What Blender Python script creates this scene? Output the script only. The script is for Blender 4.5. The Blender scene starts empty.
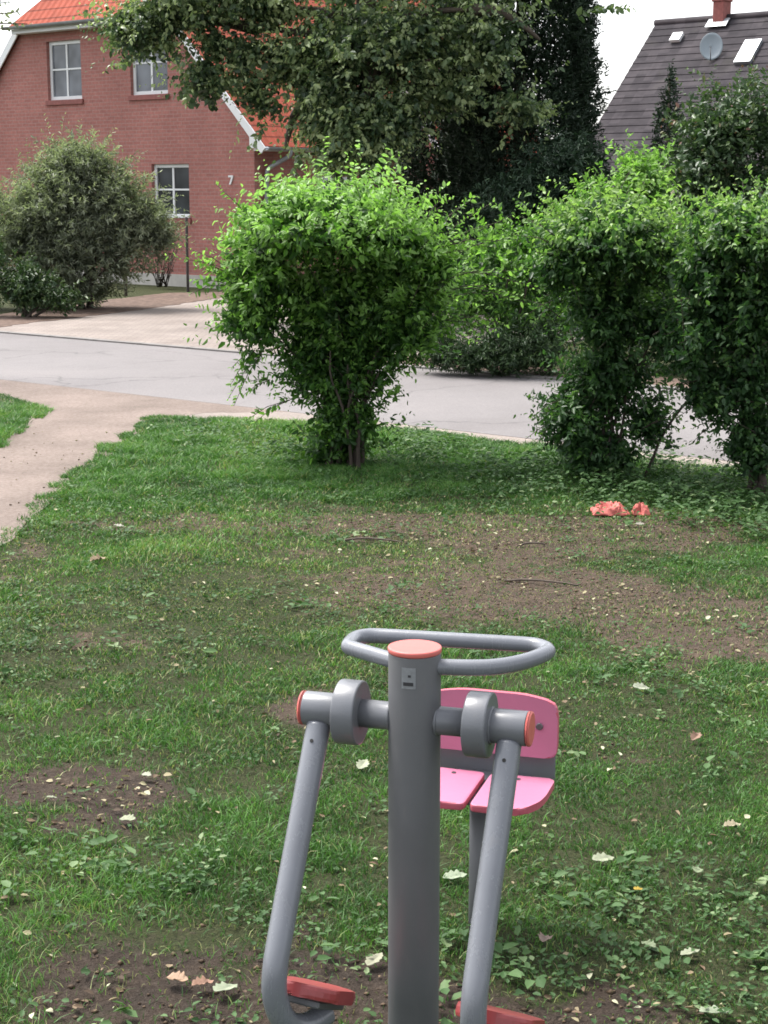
import bpy, bmesh, math, random
import numpy as np
from mathutils import Vector, Matrix

rng = np.random.default_rng(11)
random.seed(5)
S = bpy.context.scene
C = S.collection

# ------------------------------------------------------------------ camera model
F = 1650.0
EYE = 2.2
PITCH = math.atan((512 - 190) / F)
CP, SP = math.cos(PITCH), math.sin(PITCH)


def ray(x, y):
    a, b = (x - 384) / F, (512 - y) / F
    return np.array([a, CP + b * SP, -SP + b * CP])


def G(x, y, z=0.0):
    r = ray(x, y)
    return np.array([0, 0, EYE]) + r * ((z - EYE) / r[2])


def D(x, y, d):
    r = ray(x, y)
    return np.array([0, 0, EYE]) + r * d / r[1]


def hit(x, y, p0, n):
    r = ray(x, y)
    e = np.array([0, 0, EYE])
    return e + r * (np.dot(np.array(p0) - e, n) / np.dot(r, n))


# ------------------------------------------------------------------ numpy noise
def vnoise(x, y, seed=0):
    x = np.asarray(x, float)
    y = np.asarray(y, float)
    xi = np.floor(x).astype(np.int64)
    yi = np.floor(y).astype(np.int64)
    fx, fy = x - xi, y - yi
    fx = fx * fx * (3 - 2 * fx)
    fy = fy * fy * (3 - 2 * fy)

    def h(i, j):
        n = (i * 374761393 + j * 668265263 + seed * 982451653) & 0x7FFFFFFF
        n = ((n ^ (n >> 13)) * 1274126177) & 0x7FFFFFFF
        n = n ^ (n >> 16)
        return (n & 0xFFFF) / 65535.0
    return ((h(xi, yi) * (1 - fx) + h(xi + 1, yi) * fx) * (1 - fy)
            + (h(xi, yi + 1) * (1 - fx) + h(xi + 1, yi + 1) * fx) * fy)


def fbm(x, y, seed=0, o=4):
    s, a, t = 0, .5, 0
    for k in range(o):
        s = s + a * vnoise(x * 2 ** k, y * 2 ** k, seed + k * 17)
        t += a
        a *= .55
    return s / t


# ------------------------------------------------------------------ object helpers
def tag(o, label=None, cat=None, group=None, kind=None):
    if label: o['label'] = label
    if cat: o['category'] = cat
    if group: o['group'] = group
    if kind: o['kind'] = kind
    return o


def empty(name, loc=(0, 0, 0), rz=0.0):
    o = bpy.data.objects.new(name, None)
    o.empty_display_size = .1
    C.objects.link(o)
    o.location = loc
    o.rotation_euler = (0, 0, rz)
    return o


def link(name, me, mat, parent=None, smooth=False):
    o = bpy.data.objects.new(name, me)
    C.objects.link(o)
    if mat: me.materials.append(mat)
    if parent: o.parent = parent
    if smooth:
        me.polygons.foreach_set('use_smooth', [True] * len(me.polygons))
    return o


def npmesh(name, V, loops, starts, attrs=None):
    me = bpy.data.meshes.new(name)
    V = np.asarray(V, np.float32)
    me.vertices.add(len(V))
    me.vertices.foreach_set('co', V.ravel())
    me.loops.add(len(loops))
    me.loops.foreach_set('vertex_index', np.asarray(loops, np.int32))
    me.polygons.add(len(starts))
    me.polygons.foreach_set('loop_start', np.asarray(starts, np.int32))
    me.update(calc_edges=True)
    for k, v in (attrs or {}).items():
        a = me.attributes.new(k, 'FLOAT', 'POINT')
        a.data.foreach_set('value', np.asarray(v, np.float32))
    return me


def bm_obj(name, bm, mat, parent=None, smooth=False):
    me = bpy.data.meshes.new(name)
    bmesh.ops.recalc_face_normals(bm, faces=bm.faces)
    bm.to_mesh(me)
    bm.free()
    return link(name, me, mat, parent, smooth)


def add_box(bm, x0, x1, y0, y1, z0, z1, bev=0.0, seg=2):
    r = bmesh.ops.create_cube(bm, size=1)
    vs = r['verts']
    for v in vs:
        v.co = Vector(((x0 + x1) / 2 + v.co.x * (x1 - x0), (y0 + y1) / 2 + v.co.y * (y1 - y0), (z0 + z1) / 2 + v.co.z * (z1 - z0)))
    if bev:
        es = {e for v in vs for e in v.link_edges}
        bmesh.ops.bevel(bm, geom=list(es), offset=bev, segments=seg, affect='EDGES', profile=.6)


def box(name, x0, x1, y0, y1, z0, z1, mat, parent=None, bev=0.0):
    bm = bmesh.new()
    add_box(bm, x0, x1, y0, y1, z0, z1, bev)
    return bm_obj(name, bm, mat, parent)


def add_prism(bm, pts, vec, bev=0.0):
    """closed polygon pts (3D) extruded along vec"""
    vec = Vector(vec)
    a = [bm.verts.new(Vector(p)) for p in pts]
    b = [bm.verts.new(Vector(p) + vec) for p in pts]
    n = len(pts)
    fs = [bm.faces.new(a[::-1]), bm.faces.new(b)]
    for i in range(n):
        fs.append(bm.faces.new((a[i], a[(i + 1) % n], b[(i + 1) % n], b[i])))
    if bev:
        es = list(fs[1].edges) + list(fs[0].edges)
        bmesh.ops.bevel(bm, geom=es, offset=bev, segments=2, affect='EDGES', profile=.6)


def chaikin(p, n=2, closed=False):
    p = [np.array(q, float) for q in p]
    for _ in range(n):
        o = []
        m = len(p)
        rngi = range(m) if closed else range(m - 1)
        if not closed: o.append(p[0])
        for i in rngi:
            a, b = p[i], p[(i + 1) % m]
            o += [a * .75 + b * .25, a * .25 + b * .75]
        if not closed: o.append(p[-1])
        p = o
    return p


def tube_arrays(path, rad, sides=12, closed=False, cap=True):
    p = np.array(path, float)
    n = len(p)
    r = np.full(n, rad, float) if np.isscalar(rad) else np.array(rad, float)
    if closed:
        t = np.roll(p, -1, 0) - np.roll(p, 1, 0)
    else:
        t = np.gradient(p, axis=0)
    t /= np.linalg.norm(t, axis=1)[:, None] + 1e-9
    ref = np.array([0, 0, 1.0]) if abs(t[0][2]) < .9 else np.array([1.0, 0, 0])
    u = np.cross(t[0], ref)
    u /= np.linalg.norm(u)
    V = []
    ang = np.linspace(0, 2 * np.pi, sides, endpoint=False)
    for i in range(n):
        u = u - t[i] * np.dot(u, t[i])
        u /= np.linalg.norm(u) + 1e-9
        w = np.cross(t[i], u)
        V.append(p[i] + r[i] * (np.cos(ang)[:, None] * u + np.sin(ang)[:, None] * w))
    V = np.concatenate(V)
    faces = []
    for i in range(n if closed else n - 1):
        j = (i + 1) % n
        for k in range(sides):
            l = (k + 1) % sides
            faces.append((i * sides + k, i * sides + l, j * sides + l, j * sides + k))
    if cap and not closed:
        faces.append(tuple(range(sides))[::-1])
        faces.append(tuple((n - 1) * sides + k for k in range(sides)))
    return V, faces


def tubes(name, items, mat, parent=None, sides=12, closed=False, smooth=True):
    VV, FF, o = [], [], 0
    for path, rad in items:
        v, f = tube_arrays(path, rad, sides, closed)
        VV.append(v)
        FF += [tuple(i + o for i in q) for q in f]
        o += len(v)
    me = bpy.data.meshes.new(name)
    me.from_pydata(np.concatenate(VV).tolist(), [], FF)
    me.update()
    ob = link(name, me, mat, parent)
    if smooth:
        me.polygons.foreach_set('use_smooth', [len(p.vertices) == 4 for p in me.polygons])
    return ob


def add_cyl(bm, p0, p1, r, sides=32, bev=0.0, r2=None):
    p0, p1 = Vector(p0), Vector(p1)
    d = p1 - p0
    q = d.to_track_quat('Z', 'Y')
    m = Matrix.Translation((p0 + p1) / 2) @ q.to_matrix().to_4x4()
    res = bmesh.ops.create_cone(bm, cap_ends=True, segments=sides, radius1=r, radius2=r if r2 is None else r2, depth=d.length, matrix=m)
    if bev:
        es = {e for v in res['verts'] for e in v.link_edges if len(e.link_faces) == 2 and max(len(f.verts) for f in e.link_faces) > 4}
        bmesh.ops.bevel(bm, geom=list(es), offset=bev, segments=2, affect='EDGES', profile=.6)


def cyl(name, p0, p1, r, mat, parent=None, sides=32, bev=0.0):
    bm = bmesh.new()
    add_cyl(bm, p0, p1, r, sides, bev)
    o = bm_obj(name, bm, mat, parent)
    me = o.data
    me.polygons.foreach_set('use_smooth', [len(p.vertices) == 4 for p in me.polygons])
    return o


# ------------------------------------------------------------------ materials
def new_mat(name):
    m = bpy.data.materials.new(name)
    m.use_nodes = True
    nt = m.node_tree
    nt.nodes.clear()
    return m, nt


class NB:
    def __init__(s, nt): s.nt = nt

    def n(s, t, **kw):
        nd = s.nt.nodes.new(t)
        for k, v in kw.items(): setattr(nd, k, v)
        return nd

    def l(s, a, b): s.nt.links.new(a, b)

    def noise(s, scale, detail=4, rough=.55, vec=None, dist=0.0):
        t = s.n('ShaderNodeTexNoise')
        t.inputs['Scale'].default_value = scale
        t.inputs['Detail'].default_value = detail
        t.inputs['Roughness'].default_value = rough
        t.inputs['Distortion'].default_value = dist
        if vec is not None: s.l(vec, t.inputs['Vector'])
        return t.outputs['Fac']

    def ramp(s, fac, stops):
        r = s.n('ShaderNodeValToRGB')
        e = r.color_ramp.elements
        while len(e) < len(stops): e.new(.5)
        for k, (p, c) in zip(e, stops):
            k.position = p
            k.color = (*c, 1) if len(c) == 3 else c
        s.l(fac, r.inputs['Fac'])
        return r.outputs['Color']

    def mix(s, fac, a, b, mode='MIX'):
        m = s.n('ShaderNodeMix', data_type='RGBA', blend_type=mode)
        for sock, v in ((m.inputs['Factor'], fac), (m.inputs['A'], a), (m.inputs['B'], b)):
            if isinstance(v, (int, float)): sock.default_value = v
            elif isinstance(v, tuple): sock.default_value = (*v, 1) if len(v) == 3 else v
            else: s.l(v, sock)
        # colour sockets are the third pair
        return m

    def cmix(s, fac, a, b, mode='MIX'):
        m = s.n('ShaderNodeMix', data_type='RGBA', blend_type=mode)
        fs = m.inputs[0]
        A, B = m.inputs[6], m.inputs[7]
        for sock, v in ((fs, fac), (A, a), (B, b)):
            if isinstance(v, (int, float)): sock.default_value = v
            elif isinstance(v, tuple): sock.default_value = (*v, 1) if len(v) == 3 else v
            else: s.l(v, sock)
        return m.outputs[2]

    def math(s, op, a, b=0.0, clamp=False):
        m = s.n('ShaderNodeMath', operation=op, use_clamp=clamp)
        for sock, v in ((m.inputs[0], a), (m.inputs[1], b)):
            if isinstance(v, (int, float)): sock.default_value = v
            else: s.l(v, sock)
        return m.outputs[0]

    def coord(s, kind='Object'):
        return s.n('ShaderNodeTexCoord').outputs[kind]

    def bump(s, h, strength=.5, dist=.02):
        b = s.n('ShaderNodeBump')
        b.inputs['Strength'].default_value = strength
        b.inputs['Distance'].default_value = dist
        s.l(h, b.inputs['Height'])
        return b.outputs['Normal']

    def pbr(s, col, rough=.6, normal=None, spec=.5, metal=0.0):
        p = s.n('ShaderNodeBsdfPrincipled')
        if isinstance(col, tuple): p.inputs['Base Color'].default_value = (*col, 1)
        else: s.l(col, p.inputs['Base Color'])
        if isinstance(rough, (int, float)): p.inputs['Roughness'].default_value = rough
        else: s.l(rough, p.inputs['Roughness'])
        p.inputs['Specular IOR Level'].default_value = spec
        p.inputs['Metallic'].default_value = metal
        if normal is not None: s.l(normal, p.inputs['Normal'])
        return p.outputs[0]

    def out(s, sh):
        o = s.n('ShaderNodeOutputMaterial')
        s.l(sh, o.inputs['Surface'])


def simple(name, col, rough=.5, var=.12, scale=8.0, bump=0.0, bscale=40.0, metal=0.0, spec=.5):
    m, nt = new_mat(name)
    b = NB(nt)
    co = b.coord()
    f = b.noise(scale, 5, .6, co)
    lo = tuple(c * (1 - var) for c in col)
    hi = tuple(min(1, c * (1 + var)) for c in col)
    cc = b.ramp(f, [(.3, lo), (.7, hi)])
    nrm = b.bump(b.noise(bscale, 3, .6, co), bump, .01) if bump else None
    rr = b.math('ADD', b.math('MULTIPLY', b.noise(scale * 3, 3, .6, co), .16), rough - .08)
    b.out(b.pbr(cc, rr, nrm, spec, metal))
    return m


def leaf_mat(name, stops, transl=.3, rough=.45, spec=.35):
    m, nt = new_mat(name)
    b = NB(nt)
    a = b.n('ShaderNodeAttribute', attribute_name='tint')
    col = b.ramp(a.outputs['Fac'], stops)
    p = b.pbr(col, rough, None, spec)
    t = b.n('ShaderNodeBsdfTranslucent')
    tc = b.cmix(.5, col, (.5, .8, .1), 'MULTIPLY')
    tc = b.cmix(1.0, tc, (1.5, 1.5, 1.2), 'MULTIPLY')
    b.l(tc, t.inputs['Color'])
    mx = b.n('ShaderNodeMixShader')
    mx.inputs[0].default_value = transl
    b.l(p, mx.inputs[1])
    b.l(t.outputs[0], mx.inputs[2])
    b.out(mx.outputs[0])
    return m


def brick_mat():
    m, nt = new_mat('red_brick')
    b = NB(nt)
    co = b.coord()
    sx = b.n('ShaderNodeSeparateXYZ')
    b.l(co, sx.inputs[0])
    cx = b.n('ShaderNodeCombineXYZ')
    b.l(b.math('ADD', sx.outputs[0], sx.outputs[1]), cx.inputs[0])
    b.l(sx.outputs[2], cx.inputs[1])
    t = b.n('ShaderNodeTexBrick')
    b.l(cx.outputs[0], t.inputs['Vector'])
    t.inputs['Color1'].default_value = (.40, .165, .142, 1)
    t.inputs['Color2'].default_value = (.325, .13, .115, 1)
    t.inputs['Mortar'].default_value = (.35, .22, .195, 1)
    t.inputs['Scale'].default_value = 1
    t.inputs['Mortar Size'].default_value = .010
    t.inputs['Mortar Smooth'].default_value = .2
    t.inputs['Bias'].default_value = 0
    t.inputs['Brick Width'].default_value = .25
    t.inputs['Row Height'].default_value = .083
    big = b.noise(.9, 4, .6, co)
    col = b.cmix(b.math('MULTIPLY', big, .5), t.outputs['Color'], (.37, .175, .152), 'MIX')
    st = b.noise(14, 3, .7, co)
    col = b.cmix(1.0, col, b.ramp(b.noise(.55, 6, .68, co), [(.3, (.80, .79, .79)), (.55, (1, 1, 1)), (.75, (1.14, 1.12, 1.12))]), 'MULTIPLY')
    col = b.cmix(1.0, col, b.ramp(st, [(.3, (.8, .8, .8)), (.7, (1.12, 1.1, 1.1))]), 'MULTIPLY')
    nrm = b.bump(b.math('MULTIPLY', t.outputs['Fac'], -1.0), .35, .01)
    b.out(b.pbr(col, .85, nrm, .2))
    return m


def tile_mat(name, base, dark, axis, row=.24, colw=.22):
    m, nt = new_mat(name)
    b = NB(nt)
    co = b.coord()
    sx = b.n('ShaderNodeSeparateXYZ')
    b.l(co, sx.inputs[0])
    r = b.math('FRACT', b.math('DIVIDE', sx.outputs[2], row))
    c = b.math('FRACT', b.math('DIVIDE', sx.outputs[axis], colw))
    cw = b.math('ABSOLUTE', b.math('SUBTRACT', c, .5))
    h = b.math('ADD', b.math('MULTIPLY', r, -.7), b.math('MULTIPLY', cw, -.9))
    nrm = b.bump(h, .9, .05)
    edge = b.ramp(r, [(0, (1, 1, 1)), (.82, (1, 1, 1)), (.92, (.45, .45, .45)), (1, (.4, .4, .4))])
    col = b.ramp(b.noise(2.2, 5, .65, co), [(.3, dark), (.7, base)])
    wn = b.noise(30, 2, .6, co)
    col = b.cmix(1.0, col, b.ramp(wn, [(.3, (.8, .8, .8)), (.7, (1.15, 1.15, 1.15))]), 'MULTIPLY')
    col = b.cmix(1.0, col, edge, 'MULTIPLY')
    b.out(b.pbr(col, .85, nrm, .12))
    return m


def glass_mat(name='window_glass', tint=(.035, .04, .045)):
    m, nt = new_mat(name)
    b = NB(nt)
    f = b.noise(1.3, 2, .5, b.coord())
    col = b.ramp(f, [(.35, tuple(c * .6 for c in tint)), (.7, tuple(c * 1.8 for c in tint))])
    b.out(b.pbr(col, .08, None, .35))
    return m


M = {}
M['brick'] = brick_mat()
M['tile_side'] = tile_mat('red_tile_side', (.31, .072, .044), (.23, .055, .034), 1)
M['tile_hip'] = tile_mat('red_tile_hip', (.31, .072, .044), (.23, .055, .034), 0)
M['white'] = simple('white_paint', (.68, .69, .70), .45, .05, 3)
M['zinc'] = simple('zinc_sheet', (.27, .29, .31), .45, .15, 5, metal=.3)
M['glass'] = glass_mat()
M['glass_dim'] = glass_mat('curtained_glass', (.11, .12, .14))
M['sill'] = simple('brick_sill', (.24, .085, .075), .8, .2, 12)
M['plinth'] = simple('concrete_plinth', (.42, .40, .37), .85, .15, 3)
M['render_wall'] = simple('pale_wall', (.55, .53, .50), .85, .1, 2)
M['chimney'] = simple('chimney_brick', (.25, .085, .075), .85, .2, 9)
M['dish'] = simple('dish_grey', (.22, .26, .29), .45, .06, 3)
M['sky_glass'] = glass_mat('skylight_glass', (.40, .43, .46))
M['coral'] = simple('coral_cap', (.52, .12, .105), .45, .08, 12)
M['pad_red'] = simple('red_pedal', (.24, .038, .040), .42, .12, 14)
M['pink'] = simple('pink_board', (.42, .135, .225), .5, .05, 6, .04, 160)
M['pink_edge'] = simple('pink_board_edge', (.42, .085, .125), .5, .08, 10)
M['bolt'] = simple('bolt_steel', (.16, .16, .17), .35, .1, 20, metal=.8)
M['hole'] = simple('dark_hole', (.01, .01, .01), .8, .1)
M['sticker'] = simple('sticker_film', (.21, .22, .235), .4, .2, 60)
M['sticker_ink'] = simple('sticker_ink', (.03, .03, .035), .5, .1)
M['bark'] = simple('bark', (.075, .058, .045), .9, .4, 9, .6, 30)
M['bark_light'] = simple('shrub_bark', (.050, .038, .030), .9, .4, 14, .5, 50)
M['cloth'] = simple('coral_cloth', (.50, .13, .11), .75, .2, 14, .2, 40)
M['kerb'] = simple('kerb_stone', (.165, .153, .145), .85, .2, 4, .2, 40)
M['post_metal'] = simple('rusty_post', (.06, .05, .048), .7, .3, 10)


def steel(name, col, rough):
    m, nt = new_mat(name)
    b = NB(nt)
    co = b.coord()
    mp = b.n('ShaderNodeMapping')
    mp.inputs['Scale'].default_value = (14, 14, 3)
    b.l(co, mp.inputs['Vector'])
    dust = b.noise(2.2, 6, .7, mp.outputs[0])
    c1 = b.ramp(b.noise(5, 4, .6, co), [(.3, tuple(c * .92 for c in col)), (.7, tuple(c * 1.08 for c in col))])
    c2 = b.cmix(b.ramp(dust, [(.55, (0, 0, 0)), (.85, (.22, .22, .22))]), c1, (.20, .185, .165))
    sp = b.noise(150, 2, .6, co)
    c3 = b.cmix(b.ramp(sp, [(.72, (0, 0, 0)), (.78, (.25, .25, .25))]), c2, tuple(c * .45 for c in col))
    rr = b.math('ADD', b.math('MULTIPLY', dust, .35), rough - .17)
    b.out(b.pbr(c3, rr, b.bump(b.noise(260, 2, .5, co), .05, .01), .5))
    return m


def grains(name, stops, scale, rough=.9, bump=.4, big=.35, bigstops=None, cracks=False):
    m, nt = new_mat(name)
    b = NB(nt)
    co = b.coord()
    f = b.noise(scale, 6, .7, co)
    col = b.ramp(f, stops)
    g = b.noise(big, 5, .62, co)
    col = b.cmix(1.0, col, b.ramp(g, bigstops or [(.3, (.84, .84, .84)), (.7, (1.12, 1.1, 1.08))]), 'MULTIPLY')
    if cracks:
        vo = b.n('ShaderNodeTexVoronoi', feature='DISTANCE_TO_EDGE')
        vo.inputs['Scale'].default_value = .42
        ns_ = b.n('ShaderNodeTexNoise')
        ns_.inputs['Scale'].default_value = 1.6
        ns_.inputs['Detail'].default_value = 5
        b.l(co, ns_.inputs['Vector'])
        vm = b.n('ShaderNodeVectorMath', operation='MULTIPLY_ADD')
        b.l(ns_.outputs['Color'], vm.inputs[0])
        vm.inputs[1].default_value = (.9, .9, .9)
        b.l(co, vm.inputs[2])
        b.l(vm.outputs[0], vo.inputs['Vector'])
        cm = b.math('MULTIPLY', b.ramp(vo.outputs['Distance'], [(0, (1, 1, 1)), (.010, (.6, .6, .6)), (.016, (0, 0, 0))]), b.ramp(b.noise(.5, 3, .6, co), [(.42, (0, 0, 0)), (.6, (.55, .55, .55))]))
        col = b.cmix(cm, col, (.07, .066, .066))
    nrm = b.bump(b.noise(scale * 1.7, 4, .7, co), bump, .012)
    b.out(b.pbr(col, rough, nrm, .25))
    return m


M['steel'] = steel('grey_powder_coat', (.135, .141, .156), .34)
M['steel_dark'] = steel('grey_post_coat', (.098, .100, .107), .50)
M['steel_light'] = steel('grey_arm_coat', (.150, .158, .178), .25)
M['asphalt'] = grains('old_asphalt', big=.28, bigstops=[(.32, (.80, .79, .79)), (.5, (.98, .98, .98)), (.7, (1.12, 1.11, 1.10))], stops= [(.25, (.132, .122, .122)), (.5, (.172, .160, .161)), (.8, (.218, .204, .205))], scale=55, rough=.85, bump=.3, cracks=True)
M['verge_gravel'] = grains('sandy_verge', [(.25, (.165, .138, .123)), (.5, (.23, .197, .178)), (.8, (.31, .272, .25))], 34, .92, .5, .9)
M['path_gravel'] = grains('path_gravel', [(.2, (.095, .073, .062)), (.45, (.172, .138, .121)), (.8, (.255, .213, .19))], 30, .93, .7, 1.1,
                          [(.3, (.72, .70, .68)), (.62, (1.08, 1.06, 1.05))])
M['mulch'] = grains('needle_litter', [(.25, (.045, .032, .025)), (.5, (.11, .075, .060)), (.75, (.22, .16, .13))], 6, .95, .6, 1.2)


def paver_mat():
    m, nt = new_mat('forecourt_pavers')
    b = NB(nt)
    co = b.coord()
    t = b.n('ShaderNodeTexBrick')
    b.l(co, t.inputs['Vector'])
    t.inputs['Color1'].default_value = (.26, .222, .20, 1)
    t.inputs['Color2'].default_value = (.225, .192, .175, 1)
    t.inputs['Mortar'].default_value = (.19, .163, .148, 1)
    t.inputs['Scale'].default_value = 1
    t.inputs['Mortar Size'].default_value = .012
    t.inputs['Brick Width'].default_value = .22
    t.inputs['Row Height'].default_value = .11
    col = b.cmix(1.0, t.outputs['Color'], b.ramp(b.noise(1.2, 5, .65, co), [(.3, (.75, .73, .72)), (.65, (1.1, 1.1, 1.1))]), 'MULTIPLY')
    col = b.cmix(1.0, col, b.ramp(b.noise(22, 4, .7, co), [(.3, (.85, .85, .85)), (.7, (1.12, 1.12, 1.12))]), 'MULTIPLY')
    b.out(b.pbr(col, .88, b.bump(t.outputs['Fac'], -.3, .01), .25))
    return m


M['paver'] = paver_mat()


def ground_mat():
    m, nt = new_mat('lawn_soil')
    b = NB(nt)
    co = b.coord()
    a = b.n('ShaderNodeAttribute', attribute_name='bare').outputs['Fac']
    fine = b.math('ADD', b.math('MULTIPLY', b.noise(38, 5, .7, co), .6), b.math('MULTIPLY', b.noise(120, 4, .75, co), .4))
    mid = b.noise(7, 5, .65, co)
    soil = b.ramp(fine, [(.22, (.020, .015, .012)), (.5, (.060, .046, .037)), (.68, (.105, .085, .070)), (.85, (.19, .165, .135))])
    dry = b.n('ShaderNodeAttribute', attribute_name='dry').outputs['Fac']
    soil = b.cmix(dry, soil, b.cmix(1.0, soil, (1.75, 1.72, 1.68), 'MULTIPLY'))
    soil = b.cmix(1.0, soil, b.ramp(mid, [(.3, (.72, .72, .74)), (.7, (1.2, 1.14, 1.06))]), 'MULTIPLY')
    turf = b.ramp(b.noise(70, 6, .78, co), [(.3, (.016, .017, .009)), (.5, (.046, .055, .022)), (.72, (.092, .095, .044)), (.9, (.16, .14, .09))])
    thr = b.math('ADD', b.math('MULTIPLY', b.math('SUBTRACT', mid, .5), 1.1), a)
    thr = b.math('ADD', thr, b.math('MULTIPLY', b.math('SUBTRACT', fine, .5), .7))
    fac = b.ramp(thr, [(.38, (0, 0, 0)), (.62, (1, 1, 1))])
    col = b.cmix(fac, turf, soil)
    nrm = b.bump(b.math('ADD', fine, b.math('MULTIPLY', mid, 1.2)), 1.0, .045)
    b.out(b.pbr(col, .95, nrm, .15))
    return m


M['ground'] = ground_mat()

# foliage
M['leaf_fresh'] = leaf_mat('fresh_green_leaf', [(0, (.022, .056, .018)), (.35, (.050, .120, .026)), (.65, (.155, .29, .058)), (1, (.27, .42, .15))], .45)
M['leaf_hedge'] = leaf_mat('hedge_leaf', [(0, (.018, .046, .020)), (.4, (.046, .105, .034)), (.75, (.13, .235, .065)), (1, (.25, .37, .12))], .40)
M['leaf_linden'] = leaf_mat('linden_leaf', [(0, (.026, .046, .025)), (.4, (.058, .100, .048)), (.7, (.145, .20, .09)), (1, (.31, .37, .19))], .32, .40, .45)
M['leaf_thuja'] = leaf_mat('thuja_spray', [(0, (.011, .021, .013)), (.7, (.022, .042, .022)), (1, (.050, .075, .034))], .05, .6, .25)
M['leaf_yew'] = leaf_mat('yew_spray', [(0, (.010, .024, .014)), (.7, (.022, .050, .024)), (1, (.055, .095, .042))], .06, .55, .3)
M['leaf_cherry'] = leaf_mat('cherry_leaf', [(0, (.022, .046, .022)), (.55, (.050, .090, .038)), (.85, (.10, .145, .06)), (.95, (.14, .12, .07)), (1, (.16, .08, .06))], .22)
M['leaf_willow'] = leaf_mat('greygreen_leaf', [(0, (.070, .082, .060)), (.5, (.205, .23, .165)), (1, (.36, .38, .29))], .36, .55, .3)
M['leaf_low'] = leaf_mat('low_shrub_leaf', [(0, (.014, .032, .013)), (.6, (.034, .068, .024)), (1, (.08, .12, .045))], .15)
M['leaf_redtwig'] = leaf_mat('sparse_leaf', [(0, (.07, .05, .04)), (.6, (.11, .08, .06)), (1, (.12, .13, .07))], .2)
M['grass'] = leaf_mat('grass_blade', [(0, (.028, .070, .020)), (.4, (.066, .158, .036)), (.75, (.116, .240, .056)), (.92, (.19, .275, .08)), (1, (.29, .26, .14))], .28, .5, .25)
M['weed'] = leaf_mat('weed_leaf', [(0, (.026, .062, .018)), (.55, (.050, .105, .034)), (.85, (.095, .165, .062)), (1, (.18, .24, .12))], .22, .6, .2)
M['litter'] = leaf_mat('leaf_litter', [(0, (.06, .040, .026)), (.4, (.16, .11, .07)), (.7, (.30, .27, .16)), (1, (.46, .46, .32))], .1, .7, .2)

# ------------------------------------------------------------------ foliage generators
LEAF6 = np.array([[0, 0, 0], [.28, .46, .10], [.68, .36, .07], [1, 0, -.06], [.68, -.36, .07], [.28, -.46, .10]])


def norm(a):
    return a / (np.linalg.norm(a, axis=-1, keepdims=True) + 1e-9)


def leaf_mesh(name, P, Dv, Nv, L, W, tint):
    n = len(P)
    Dv = norm(Dv)
    Sv = norm(np.cross(Nv, Dv))
    Nn = np.cross(Dv, Sv)
    V = (P[:, None, :] + LEAF6[None, :, 0, None] * (Dv * L[:, None])[:, None, :]
         + LEAF6[None, :, 1, None] * (Sv * W[:, None])[:, None, :]
         + LEAF6[None, :, 2, None] * (Nn * L[:, None])[:, None, :]).reshape(-1, 3)
    q = np.array([0, 3, 2, 1, 0, 5, 4, 3])
    loops = (np.arange(n)[:, None] * 6 + q[None]).ravel()
    starts = np.arange(n * 2) * 4
    return npmesh(name, V, loops, starts, {'tint': np.repeat(tint, 6)})


def rdir(n):
    return norm(rng.normal(size=(n, 3)))


def shoots(S0, E0, k, L, ratio=.5, up=.35, toplit=None, sag=.0, spread=.9, tip=.35, tb=.35, tv=.3, t0=.15, jit=.25, droop=.15):
    """leaves on both sides of curved shoots from S0 to E0; returns leaf arrays and shoot curves"""
    n = len(S0)
    t = np.linspace(t0, 1, k)[None, :, None] + rng.uniform(-.4, .4, (n, k, 1)) / k
    t = np.clip(t, 0, 1.02)
    mid = (S0 + E0) / 2 + np.array([0, 0, 1.0]) * (np.linalg.norm(E0 - S0, axis=1) * sag)[:, None]
    A, B, Cc = S0[:, None], mid[:, None], E0[:, None]
    P = (1 - t) ** 2 * A + 2 * t * (1 - t) * B + t ** 2 * Cc
    T = norm(2 * (1 - t) * (B - A) + 2 * t * (Cc - B))
    rd = norm(rng.normal(size=(n, k, 3)))
    side = norm(rd - T * np.sum(rd * T, -1, keepdims=True))
    Dv = norm(T * .55 + side * spread + np.array([0, 0, -droop]))
    Nv = norm(np.array([0, 0, 1.0]) * (1 - jit) + rng.normal(size=(n, k, 3)) * (.45 + jit) + up * 0)
    sh = rng.uniform(-.5, .5, (n, 1, 1)) * tv
    if toplit is not None: sh = sh + toplit[:, None, None] * (.25 + .75 * t)
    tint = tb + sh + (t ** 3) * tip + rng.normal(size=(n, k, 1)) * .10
    Ls = L * rng.uniform(.5, 1.3, (n, k)) * rng.uniform(.8, 1.2, (n, 1)) * (1 - .35 * np.clip(t[..., 0], 0, 1) ** 4)
    f = lambda a: a.reshape(-1, a.shape[-1])
    Lr = Ls.ravel()
    curve = (S0, mid, E0)
    return (f(P), f(Dv), f(Nv), Lr, Lr * ratio, np.clip(tint.ravel(), 0, 1)), curve


def toplit_growth(S0, E0, z0, z1, k=.4):
    # lime new growth, plus light painted into the tint of upright top shoots
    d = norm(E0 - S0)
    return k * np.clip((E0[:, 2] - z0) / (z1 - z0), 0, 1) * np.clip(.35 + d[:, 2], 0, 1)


def cat(*parts):
    return [np.concatenate([p[i] for p in parts]) for i in range(6)]


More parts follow.
